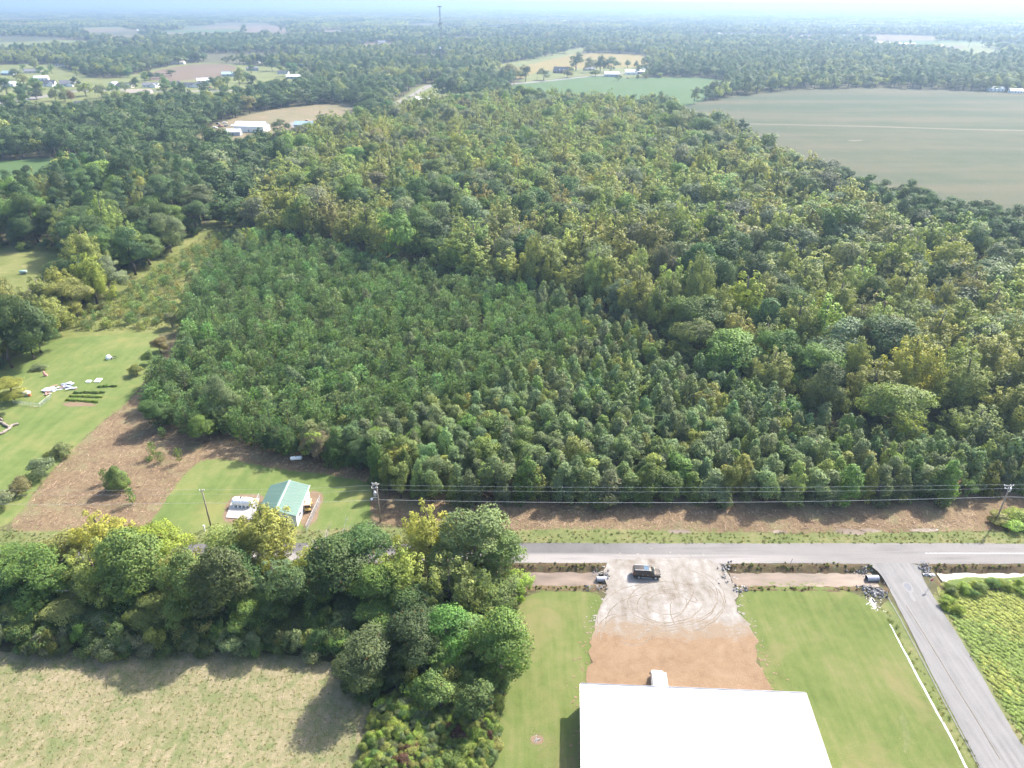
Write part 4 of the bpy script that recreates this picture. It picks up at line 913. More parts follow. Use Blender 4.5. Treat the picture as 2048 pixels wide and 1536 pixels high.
for px, py, Yb, rs, kd, tn_, lb in ((1845, 668, 166, 7.2, 'nplume', 'gold', 'large bright yellow round tree at the front of the big wood'), (1725, 672, 172, 4.6, 'nplume', 'yel', 'yellow-green plumed tree left of the large yellow tree'), (1500, 540, 212, 6.8, 'wplume', 'gold', 'yellow tree in the wood above the thicket'), (1590, 640, 190, 4.6, 'wplume', 'yel', 'yellow leaning tree beside the dark round oak'), (1230, 432, 262, 8.0, 'wplume', 'ygr', 'broad pale green group-like tree above the pines'), (1660, 590, 196, 6.4, 'wplume', 'yel', 'tall yellowish tree behind the leaning yellow one'), (1400, 480, 240, 6.5, 'wround', 'oak', 'big dark oak in the wood behind the yellow tree'), (1700, 640, 184, 6.5, 'wround', 'grey', 'big grey-green oak in the wood near the right side'), (1540, 590, 200, 5.6, 'wround', 'oak', 'dark round oak left of the leaning yellow tree'), (165, 505, P(160, 608)[1], 6.5, 'nplume', 'yel', 'yellow-green tree standing at the left field edge'), (205, 515, P(205, 588)[1], 5.5, 'nround', 'grey', 'grey-green tree right of the yellow field edge tree'), (130, 560, P(125, 640)[1], 5.5, 'nround', 'ygr', 'yellowish bushy tree beside the meadow corner'), (85, 590, P(85, 672)[1], 5.0, 'nplume', 'ygr', 'yellow-green tree low beside the meadow corner'), (55, 630, P(50, 705)[1], 5.0, 'nround', 'oak', 'dark bushy tree above the yard corner'), (285, 470, P(285, 530)[1], 5.5, 'nround', 'green', 'green bushy tree along the meadow side'), (380, 400, P(380, 468)[1], 6.0, 'nround', 'oak', 'dark tree at the upper meadow side'), (-10, 640, P(-10, 735)[1], 6.0, 'nround', 'dark', 'very dark tree at the left edge beside the yard'), (105, 530, P(100, 625)[1], 5.0, 'nplume', 'yel', 'yellow tree in front of the left field'), (25, 590, P(25, 718)[1], 6.5, 'nround', 'oak', 'large dark tree at the left edge above the yard'), (245, 450, P(240, 550)[1], 6.5, 'nround', 'oak', 'large dark round tree beside the sapling meadow'), (325, 425, P(330, 505)[1], 6.5, 'nround', 'grey', 'large grey-green tree at the upper sapling meadow')):
    ftree('broadleaf_tree', kd, int(px), px, py, Yb, rs, tn_, lb)
# roadside bushes under the right-hand pole
for i, (px, py, h, rs, tn_) in enumerate(((2000, 1046, 2.4, 3.0, 'ygr'), (2030, 1040, 2.6, 3.2, 'lime'), (2060, 1050, 2.4, 3.4, 'green'), (2025, 1056, 1.8, 2.6, 'lime'), (1450, 1012, 3.2, 2.0, 'grey'))):
    gtree('shrub', 'nshrub', i, px, py, h, rs, tn_, ['low yellowish bush at the foot of the right pole', 'light green bush behind the foot of the right pole', 'green bush at the right edge beside the verge', 'light green bush overhanging the verge below the right pole', 'silvery bush in front of the tree wall above the gravel lot'][i], 'bushes along the mulched strip', 'shrub')
# saplings in the rough meadow
MEAD = PP([(110, 665), (200, 610), (300, 555), (420, 480), (500, 455), (540, 480), (440, 520), (395, 590), (372, 640), (330, 655), (290, 660)])
rg = np.random.default_rng(66); X, Y = jgrid(-260, -40, 190, 345, 3.0, rg, .45); k = inpoly(X, Y, MEAD) & (rg.random(len(X)) < .8); X, Y = X[k], Y[k]
for i in range(len(X)):
    if i < 300: tree('pine_sapling', 'sapling', i, X[i], Y[i], rg.uniform(2.0, 4.4), vary(T['pine'] if rg.random() < .6 else T['ygr'], rg, .1), 'small pine sapling scattered in the tall grass meadow', 'meadow saplings', rscale=rg.uniform(.9, 1.6))

# grass tufts, crop plants and brush litter
def tuft(i, n_, L, w, spread):
    rg_ = np.random.default_rng(400 + i); d = sph(n_, rg_) * .55 + np.array([0, 0, 1.0]); d /= np.linalg.norm(d, axis=1, keepdims=True)
    p = rg_.normal(size=(n_, 3)) * spread; p[:, 2] = 0; p = p + d * L * .5
    V, Fq, L_ = cards(p, np.cross(d, rg_.normal(size=d.shape)), L, rg_, w / L, rg_.random(n_) * .9, along=d * 3)
    m = MB(); m.tube([(0, 0, 0), (0, 0, .02)], .01, 4); return Proto('tuft', (V, Fq, L_), m, M_LEAF)
PR['tuft'] = [tuft(i, 26, .42, .06, .16) for i in range(3)]
def clump(i):
    rg_ = np.random.default_rng(420 + i); b = round_blobs(.42, .3, .28, 6, rg_, (.4, .6)); m = MB(); m.tube([(0, 0, 0), (0, 0, .1)], .02, 4)
    return Proto('crop_clump', blob_crown(b, .17, 1.0, rg_), m, M_LEAF)
PR['clump'] = [clump(i) for i in range(3)]
rg = np.random.default_rng(77)
def poly_scatter(polys_px, s, keep, rg):
    r = []
    for po in polys_px:
        w = np.array(PP(po)); x0, y0 = w.min(0); x1, y1 = w.max(0); X, Y = jgrid(x0, x1, y0, y1, s, rg, .5); k = inpoly(X, Y, w) & (rg.random(len(X)) < keep); r.append(np.column_stack([X[k], Y[k]]))
    return np.concatenate(r)
q = poly_scatter([[(-60, 1325), (120, 1305), (300, 1300), (520, 1305), (700, 1330), (750, 1400), (755, 1560), (-200, 1560)]], .62, .55, rg); n = len(q)
nz = vnoise(q[:, 0], q[:, 1], 4)
tn = np.where((nz + rg.random(n) * .5 > .8)[:, None], [[.20, .27, .085]], [[.40, .36, .22]]) * rg.normal(1, .15, (n, 1)).clip(.6, 1.4)
scatter('pasture_grass', ['tuft'], q[:, 0], q[:, 1], rg.uniform(.25, .55, n), tn, np.zeros(n, int), 'dry grass tufts of the pasture')
q = poly_scatter([[(1000, 1060), (1500, 1066), (2048, 1063), (2300, 1062), (2300, 1088), (1000, 1088)], [(0, 1062), (300, 1068), (760, 1056), (1010, 1060), (1010, 1090), (0, 1098)], [(120, 665), (300, 545), (420, 460), (500, 440), (540, 480), (440, 520), (395, 590), (372, 640), (330, 660)], [(1750, 1200), (1790, 1240), (1964, 1536), (1935, 1536), (1850, 1380), (1780, 1250)], [(1880, 1205), (1935, 1290), (2048, 1482), (2048, 1495), (1960, 1345), (1895, 1240)]], .75, .6, rg); n = len(q)
tn = np.where((rg.random(n) > .4)[:, None], [[.12, .17, .05]], [[.25, .22, .10]]) * rg.normal(1, .15, (n, 1)).clip(.6, 1.4)
bk = []
for a_, b_ in ((-5, 17), (41, 70), (81, 130)):
    for k in range(int((b_ - a_) * 5)):
        bk.append((rg.uniform(a_, b_), rg.choice([98.5, 104.75, 104.3, 98.9]) + rg.normal() * .3))
bk = np.array(bk); tnb = np.array([vary([T['ygr'], T['brown'], T['green'], (.22, .17, .11)][rg.choice(4, p=[.3, .35, .1, .25])], rg, .15) for _ in bk])
scatter('bank_weeds', ['nshrub', 'tuft'], bk[:, 0], bk[:, 1], rg.uniform(.05, .15, len(bk)), tnb, np.zeros(len(bk), int), 'weeds and dead grass along the ditch banks', Z=ground_z(bk[:, 0], bk[:, 1]))
scatter('verge_grass', ['tuft'], q[:, 0], q[:, 1], rg.uniform(.4, .9, n), tn, np.zeros(n, int), 'longer grass along verges and meadow')
gx = []
for px, py in ((0, 0),):
    w = np.array(PP([(1880, 1190), (1910, 1172), (1960, 1160), (2048, 1163), (2300, 1165), (2300, 1600), (2100, 1560), (2048, 1478), (1935, 1288), (1890, 1215)])); x0, y0 = w.min(0); x1, y1 = w.max(0)
    ang = rad(-62); X, Y = jgrid(-80, 80, -80, 80, .55, rg, .3); X = np.round(X / .8) * .8 + rg.normal(size=len(X)) * .12
    c_, s_ = math.cos(rad(28)), math.sin(rad(28)); X, Y = X * c_ - Y * s_ + (x0 + x1) / 2, X * s_ + Y * c_ + (y0 + y1) / 2
    k = inpoly(X, Y, w); gx.append(np.column_stack([X[k], Y[k]]))
q = np.concatenate(gx); n = len(q); nz = vnoise(q[:, 0], q[:, 1], 6)
tn = np.where((nz * .7 + rg.random(n) * .3 > .5)[:, None], [[.36, .40, .105]], [[.26, .34, .085]]) * rg.normal(1, .13, (n, 1)).clip(.6, 1.4)
scatter('crop_plants', ['clump'], q[:, 0], q[:, 1], rg.uniform(.6, 1.1, n), tn, np.zeros(n, int), 'leafy crop rows right of the side road', SZ=rg.uniform(.15, .4, n))
for k in range(14):
    px = [1900, 1925, 1950, 1985, 2010, 2035, 1905, 1930, 1895, 1960, 1890, 1915, 1945, 2040][k]; py = [1178, 1176, 1172, 1172, 1176, 1174, 1190, 1185, 1205, 1180, 1215, 1225, 1190, 1185][k]
    gtree('weed_bush', 'nshrub', k, px, py, rng.uniform(1.1, 1.9), rng.uniform(1.0, 1.7), 'lime' if k % 3 else 'green', 'leafy weed bush along the ditch end of the crop field', 'weed bushes beside the crop field', 'bush')
# mulch litter: sticks
m = MB(); rr = random.Random(4)
polys = [PP([(780, 1020), (1950, 1020), (1960, 1058), (900, 1060)]), PP([(30, 1050), (115, 930), (270, 795), (400, 800), (560, 920), (430, 912), (380, 930), (300, 1050)]), PP([(380, 870), (740, 945), (700, 955), (420, 912)])]
ns = 0
while ns < 2600:
    po = polys[rr.choice((0, 0, 1, 1, 1, 2))]; a = np.array(po); x = rr.uniform(a[:, 0].min(), a[:, 0].max()); y = rr.uniform(a[:, 1].min(), a[:, 1].max())
    if not inpoly(np.array([x]), np.array([y]), po)[0]: continue
    L = rr.uniform(.25, 1.0) if rr.random() < .93 else rr.uniform(1.5, 3.2)
    M_ = Matrix.Rotation(rr.uniform(0, 6.28), 3, 'Z') @ Matrix.Rotation(rr.uniform(-.25, .25), 3, 'Y'); m.box((x, y, .05), (L, .05 + .05 * rr.random(), .05), M=M_); ns += 1
M_STICK = plain('split_wood', (0.30, 0.21, 0.14), 0.9, 0.1, var=0.5, scale=0.7)
m.build('wood_debris', M_STICK, None, kind='stuff', label='sticks and wood chips littering the mulched ground')

# ------------------------------------------------------------------ buildings and things near the camera
M_WHITE = plain('white_metal', (0.80, 0.80, 0.79), 0.45, 0.4, var=0.03)
M_GREYTRIM = plain('grey_trim', (0.16, 0.16, 0.17), 0.5, 0.4)
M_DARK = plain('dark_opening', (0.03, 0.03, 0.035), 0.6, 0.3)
M_GLASS = plain('dark_glass', (0.02, 0.025, 0.03), 0.08, 0.6)
M_CONC = plain('pale_concrete', (0.40, 0.37, 0.33), 0.9, 0.2)
M_STEEL = plain('galvanised_steel', (0.45, 0.46, 0.47), 0.45, 0.5, 0.5)
M_WOODPOLE = plain('weathered_pole_wood', (0.26, 0.215, 0.165), 0.9, 0.1)
M_RUBBER = plain('black_rubber', (0.02, 0.02, 0.02), 0.8, 0.2)
M_TEAL = plain('green_painted_metal', (0.115, 0.19, 0.148), 0.45, 0.4, var=0.05)
M_TEALR = plain('pale_ridge_cap', (0.2, 0.29, 0.235), 0.45, 0.4, var=0.04)
M_WIRE = plain('aluminium_wire', (0.36, 0.36, 0.35), 0.5, 0.4)

# white-roofed metal building at the bottom edge
def white_building():
    A0 = Vector((10.7, 74.1, 0)); th = rad(-4.2); L, D = 33.2, 26.0; z0, z1 = 4.2, 5.3
    o = empty('metal_building', A0, th); tag(o, 'large metal building with bright white ribbed roof at the bottom edge', 'building')
    w = MB(); e = .35
    w.prism([(e, 0), (L - e, 0), (L - e, z1 - .12), (e, z0 - .12)], (1, 0, 0), (0, 0, 1), (0, -e, 0), (0, -(D - 2 * e), 0)); w.build('wall', M_WHITE, o)
    n = 29; pw = D / n; sl = math.atan2(z1 - z0, L)
    pm = MB(); Rm = Matrix.Rotation(-sl, 3, 'Y'); Lr = L / math.cos(sl)
    pm.box((0, 0, 0), (Lr, pw - .012, .05), M=Rm)
    for k in (-.5, -.17, .17): pm.box(Rm @ Vector((0, k * pw + .02, .04)), (Lr, .05, .035), M=Rm)
    me = pm.mesh('roof_panel', M_WHITE)
    for k in range(n):
        p = mobj('roof_panel', me, o); p.location = (L / 2, -(k + .5) * pw, (z0 + z1) / 2)
    t_ = MB(); t_.box((L / 2, .06, (z0 + z1) / 2 + .02), (Lr + .1, .14, .22), M=Rm); t_.build('rake_trim', M_GREYTRIM, o)
    g = MB(); g.box((-.1, -D / 2, z0 - .03), (.2, D, .14)); g.build('gutter', M_WHITE, o)
    for k in range(26): 
        if k == 0: st = MB().box((0, 0, 0), (.24, .05, .03)).mesh('gutter_strap', M_GREYTRIM)
        s_ = mobj('gutter_strap', st, o); s_.location = (-.1, -.4 - k, z0 + .055)
    g = MB(); g.box((L + .12, -D / 2, z1 - .02), (.3, D + .1, .2)); g.build('side_trim', M_GREYTRIM, o)
    d = MB(); d.box((-.0 + e - .03, -9, 1.05), (.06, 1, 2.1)); d.build('door', M_GREYTRIM, o)
    for yy in (-4.5, -14):
        d = MB(); d.tube([(.1, yy, z0 - .05), (.25, yy, z0 - .4), (.25, yy, .1)], .06, 6); d.build('downpipe', M_WHITE, o)
    g = MB(); g.box((18, -e + .05, 2.0), (4.2, .08, 4.0)); g.build('roller_door', M_GREYTRIM, o)
white_building()

# green-roofed shed
def shed():
    x0, x1, xr, y0, y1 = -52.75, -44.15, -48.4, 115.7, 126.35; ze, zr = 2.95, 4.35
    o = empty('shed', (xr, (y0 + y1) / 2, 0)); tag(o, 'white walled shed with a green ribbed metal gable roof', 'shed')
    a, b, L = x0 - xr, x1 - xr, (y1 - y0) / 2; e = .3
    w = MB(); w.prism([(a + e, 0), (b - e, 0), (b - e, ze - .08), (0, zr - .14), (a + e, ze - .08)], (1, 0, 0), (0, 0, 1), (0, -L + e, 0), (0, 2 * L - 2 * e, 0)); w.build('wall', M_WHITE, o)
    n = 12; pw = 2 * L / n
    for sx, ex in ((-1, -a), (1, b)):
        ang = math.atan2(zr - ze, ex); Ls = math.hypot(zr - ze, ex)
        R_ = Matrix.Rotation(sx * ang, 3, 'Y')
        pm = MB(); pm.box((0, 0, 0), (Ls, pw - .01, .04), M=R_)
        for q in (-.45, -.22, 0, .22): pm.box(R_ @ Vector((0, q * pw, .035)), (Ls, .045, .035), M=R_)
        me = pm.mesh('roof_panel', M_TEAL)
        for k in range(n):
            p = mobj('roof_panel', me, o); p.location = (sx * ex / 2, -L + (k + .5) * pw, (ze + zr) / 2)
    r = MB(); r.prism([(-.28, -.06), (0, .05), (.28, -.06), (.28, -.03), (0, .09), (-.28, -.03)], (1, 0, 0), (0, 0, 1), (0, -L - .03, zr + .03), (0, 2 * L + .06, 0)); r.build('ridge_cap', M_TEALR, o)
    d = MB(); d.box((b - e + .02, 1.2, 1.05), (.06, 1.0, 2.1)); dd = d.build('door', M_GREYTRIM, o); h = MB(); h.box((b - e + .07, .85, 1.0), (.06, .05, .12)); h.build('handle', M_STEEL, dd)
    d = MB(); d.box((b - e + .02, -2.6, 1.5), (.06, 1.0, .8)); d.build('window', M_GLASS, o)
    d = MB(); d.box((.8, -L + e - .02, 1.2), (2.6, .06, 2.4)); d.build('roller_door', M_GREYTRIM, o)
    t_ = MB(); t_.box((b + .02, 0, ze + .0), (.08, 2 * L, .12)); t_.build('eave_trim', M_WHITE, o)
shed()
sheet('dirt_strip', PP([(604, 1052), (598, 1025), (612, 985), (630, 980), (648, 990), (640, 1020), (640, 1035), (618, 1056)]), 0.024, M_SOIL, .3, .5, 2, label='bare orange dirt along the shed wall and fence')
sheet('dirt_strip', PP([(447, 1030), (455, 1000), (466, 990), (520, 988), (530, 1000), (520, 1020), (508, 1045), (448, 1048)]), 0.022, M_SOIL, .3, .5, 2, label='bare dirt around the concrete pad left of the shed')
pad = MB(); pw_ = PP([(452, 1036), (465, 998), (519, 998), (508, 1040)]); pad.prism(pw_, (1, 0, 0), (0, 1, 0), (0, 0, 0.02), (0, 0, .16)); pad.build('concrete_pad', M_CONC, None, label='pale concrete pad under the white tank', cat='concrete pad')

# horizontal poly tank on the pad
def poly_tank():
    bx, by = P(487, 1012); o = empty('tank', (bx, by, .18), rad(-3)); tag(o, 'white ribbed plastic tank lying on the concrete pad', 'tank')
    m = MB(); n = 20; pts = []; rs = []
    for k in range(n + 1):
        u = k / n; x = -2.35 + 4.7 * u; f = min(1, (1 - abs(2 * u - 1)) * 4.5) ** .45
        pts.append((x, 0, 1.05)); rs.append(.25 + .68 * f + .05 * math.cos(u * 40) * (f > .9))
    m.tube(pts, rs, 16); m.build('body', M_WHITE, o, smooth=True)
    for k in range(5):
        l = MB(); x = -1.7 + .85 * k; l.prism([(-.9, 0), (.9, 0), (.75, .75), (-.75, .75)], (0, 1, 0), (0, 0, 1), (x - .16, 0, 0), (.32, 0, 0)); l.build('leg', M_WHITE, o)
    l = MB(); l.tube([(-.2, 0, 1.95), (-.2, 0, 2.1)], .22, 12); l.build('lid', M_RUBBER, o)
    l = MB(); l.tube([(2.2, 0, .4), (2.6, 0, .4)], .06, 8); l.build('outlet', M_RUBBER, o)
poly_tank()

def chain_fence(label, pts, h=1.7):
    o = empty('chain_link_fence', (pts[0][0], pts[0][1], 0)); tag(o, label, 'fence'); O = Vector((pts[0][0], pts[0][1], 0))
    W = MB(); 
    for (a, b) in zip(pts[:-1], pts[1:]):
        A = Vector((*a, 0)) - O; B = Vector((*b, 0)) - O; L = (B - A).length; n = max(1, round(L / 2.6))
        for k in range(n + (1 if b == pts[-1] else 0)):
            q = A.lerp(B, k / n); m = MB(); m.tube([q, q + Vector((0, 0, h))], .035, 6); m.build('post', M_STEEL, o)
        m = MB(); m.tube([A + Vector((0, 0, h)), B + Vector((0, 0, h))], .025, 5); m.build('rail', M_STEEL, o)
        k = 0; st = .22
        while k * st < L + h:
            for sg in (0, 1):
                s0 = k * st - (h if sg == 0 else 0); s1 = k * st - (0 if sg == 0 else h)
                za, zb = 0.05, h
                p0 = max(0, min(L, s0)); p1 = max(0, min(L, s1))
                if abs(p1 - p0) > .05:
                    f0 = (p0 - s0) / (s1 - s0); f1 = (p1 - s0) / (s1 - s0)
                    W.tube([A.lerp(B, p0 / L) + Vector((0, 0, za + (zb - za) * f0)), A.lerp(B, p1 / L) + Vector((0, 0, za + (zb - za) * f1))], .008, 3, cap=False)
            k += 1
    W.build('wire_mesh', M_STEEL, o)
chain_fence('chain-link fence right of the green-roofed shed', [P(641, 1004), P(629, 1030), P(613, 1064)])
chain_fence('chain-link fence between white tank and shed', [P(520, 999), P(507, 1030), P(492, 1052)])
chain_fence('wire fence around the backyard garden corner', [P(28, 808), P(80, 815), P(103, 796)], 1.2)

def wheel(parent, name, loc, r, w, axis='y'):
    o = empty(name, loc); o.parent = parent
    a = Vector((0, w / 2, 0)) if axis == 'y' else Vector((w / 2, 0, 0))
    m = MB(); m.tube([-a, -a * .6, a * .6, a], [r * .9, r, r, r * .9], 18); m.build('tyre', M_RUBBER, o, smooth=False)
    m = MB(); m.tube([-a * 1.04, a * 1.04], r * .58, 14); m.build('rim', M_STEEL, o)
    return o

# small tan utility cart beside the shed
def cart():
    bx, by = P(618, 1018); o = empty('utility_cart', (bx, by, 0), rad(4)); tag(o, 'small tan roofed utility cart parked beside the shed wall', 'utility cart')
    yl = plain('mustard_paint', (0.50, 0.33, 0.07), 0.5, 0.4); tn_ = plain('tan_vinyl', (0.52, 0.36, 0.22), 0.6, 0.3)
    m = MB(); m.box((0, 0, .42), (1.15, 2.5, .3)); m.build('chassis', M_RUBBER, o, bevel=.04)
    m = MB(); m.prism([(-1.3, .5), (-1.25, .85), (-.85, .98), (-.7, .5)], (0, 1, 0), (0, 0, 1), (-.58, 0, 0), (1.16, 0, 0)); m.build('cowl', yl, o, bevel=.03)
    m = MB(); m.box((0, .05, .8), (1.05, .55, .18)); m.box((0, .36, 1.1), (1.05, .12, .5)); m.build('seat', tn_, o, bevel=.03)
    m = MB(); m.box((0, .9, .78), (1.15, .75, .4)); m.build('cargo_bed', yl, o, bevel=.03)
    m = MB(); m.box((0, -.02, 1.9), (1.3, 2.3, .08)); m.build('roof', tn_, o, bevel=.03)
    for x in (-.55, .55):
        for y in (-.85, .48): p = MB(); p.tube([(x, y, .85), (x * 1.02, y * 1.05, 1.88)], .025, 6); p.build('post', M_RUBBER, o)
    for x in (-.52, .52):
        for y in (-.85, .85): wheel(o, 'wheel', (x, y, .25), .25, .2, 'x')
    for x in (-.38, .38): h = MB(); h.box((x, -1.29, .72), (.18, .03, .1)); h.build('headlight', M_WHITE, o)
    m = MB(); m.box((0, -.88, 1.4), (1.05, .02, .8)); m.build('windscreen', M_GLASS, o)
cart()

# propane tank
def propane():
    bx, by = P(593, 921); o = empty('propane_tank', (bx, by, 0), rad(8)); tag(o, 'white cylindrical propane tank below the tree wall', 'propane tank')
    m = MB(); pts = []; rs = []
    for k in range(15): u = k / 14; pts.append((-1.4 + 2.8 * u, 0, .72)); rs.append(.46 * min(1, max(.12, (1 - abs(2 * u - 1)) * 7)) ** .5)
    m.tube(pts, rs, 14); m.build('vessel', M_WHITE, o, smooth=True)
    for x in (-.8, .8): l = MB(); l.box((x, 0, .16), (.12, .6, .34)); l.build('foot', M_GREYTRIM, o)
    l = MB(); l.tube([(0, 0, 1.12), (0, 0, 1.32)], .14, 10); l.build('valve_dome', M_GREYTRIM, o)
propane()

# utility poles and wires
def pole(px, py, h, label, arms, transf=None, lamp=False):
    bx, by = P(px, py); o = empty('utility_pole', (bx, by, 0)); tag(o, label, 'utility pole')
    m = MB(); m.tube([(0, 0, -.3), (0, 0, h * .5), (0, 0, h)], [.17, .145, .12], 10); m.build('shaft', M_WOODPOLE, o, smooth=True)
    for (z, x0, x1, y, tilt) in arms:
        a = MB(); a.tube([(x0, y, z - tilt), (x1, y, z + tilt)], .075, 6); ar = a.build('crossarm', M_CONC, o)
        for x in (x0 + .1, x1 - .1, (x0 + x1) / 2 + .25):
            i_ = MB(); i_.tube([(x, y, z + .05), (x, y, z + .14), (x, y, z + .3)], [.05, .09, .05], 8); i_.build('insulator', M_WHITE, ar)
    if transf:
        z, x, y = transf; t_ = MB(); t_.tube([(x, y, z - .5), (x, y, z - .45), (x, y, z + .35), (x, y, z + .5)], [.26, .32, .32, .2], 14); tt = t_.build('transformer', M_STEEL, o, smooth=True)
        for q in (-.12, .12): i_ = MB(); i_.tube([(x + q, y, z + .5), (x + q, y, z + .82)], .05, 8); i_.build('bushing', M_WHITE, tt)
        b = MB(); b.box((x * .5, y * .5, z), (abs(x) + .1, .1, .1), rz=math.atan2(y, x) if x else 0); b.build('bracket', M_STEEL, o)
    if lamp:
        a = MB(); a.tube([(0, 0, h * .63), (-.8, -.35, h * .66), (-1.15, -.5, h * .655)], .04, 6); a.build('lamp_arm', M_WHITE, o)
        l = MB(); l.tube([(-1.2, -.52, h * .66), (-1.2, -.52, h * .64), (-1.2, -.52, h * .61)], [.1, .24, .2], 12); l.build('lamp_head', M_WHITE, o)
    return Vector((bx, by, 0))
PL = pole(761, 1044, 10.1, 'wooden utility pole with transformer and lamp at the shed lawn corner', [(9.85, -1.0, .15, .0, -.2), (9.4, -.9, .5, .25, .25), (8.9, -1.1, .2, -.15, .12)], (7.3, -.5, 0), True)
PRi = pole(1990, 1046, 9.8, 'wooden utility pole with transformer at the right edge', [(9.6, -1.3, .7, 0, 0), (8.9, -1.0, .1, 0, 0)], (8.5, .35, .2))
PM = pole(422, 1053, 9.5, 'lone wooden pole with short white arms left of the shed', [(9.2, -.55, .55, 0, .3)])
def wire(a, b, sag, r, label, grp='overhead wires along the road'):
    m = MB(); n = 24; pts = []
    for k in range(n + 1): t_ = k / n; p = a.lerp(b, t_); p.z -= sag * 4 * t_ * (1 - t_); pts.append(p)
    m.tube(pts, r, 5); m.build('overhead_wire', M_WIRE, None, label=label, cat='wire', group=grp)
def W_(pl, x, y, z): return pl + Vector((x, y, z))
far_l = Vector((-165, 118, 0)); far_r = Vector((200, 118.5, 0))
for (z1, z2, sg, r, nm, y) in ((9.35, 9.75, .7, .017, 'top', .25), (8.45, 9.0, .7, .017, 'second', -.1), (5.9, 6.9, 1.1, .03, 'thick lowest', -.1)):
    wire(W_(PL, .1, y, z1), W_(PRi, -.3, y, z2), sg, r, '%s overhead wire between the two transformer poles' % nm)
    wire(W_(PL, -.1, y, z1), W_(PM, 0, y, z1 if z1 > 6 else 6.2), .4, r * .7, '%s overhead wire from transformer pole to the lone pole' % nm)
    wire(W_(PM, 0, y, z1 if z1 > 6 else 6.2), far_l + Vector((0, y, z1)), 1.0, r * .7, '%s overhead wire running off to the left edge' % nm)
    wire(W_(PRi, .1, y, z2), far_r + Vector((0, y, z2)), .9, r, '%s overhead wire running off to the right edge' % nm)
bx, by = P(410, 1062); m = MB(); m.box((0, 0, .6), (.16, .16, 1.2)); m.box((0, 0, 1.3), (.3, .22, .45)); m.build('meter_post', M_WHITE, None, bevel=.02, label='small white meter post at the foot of the lone pole', cat='meter post').location = (bx, by, 0)

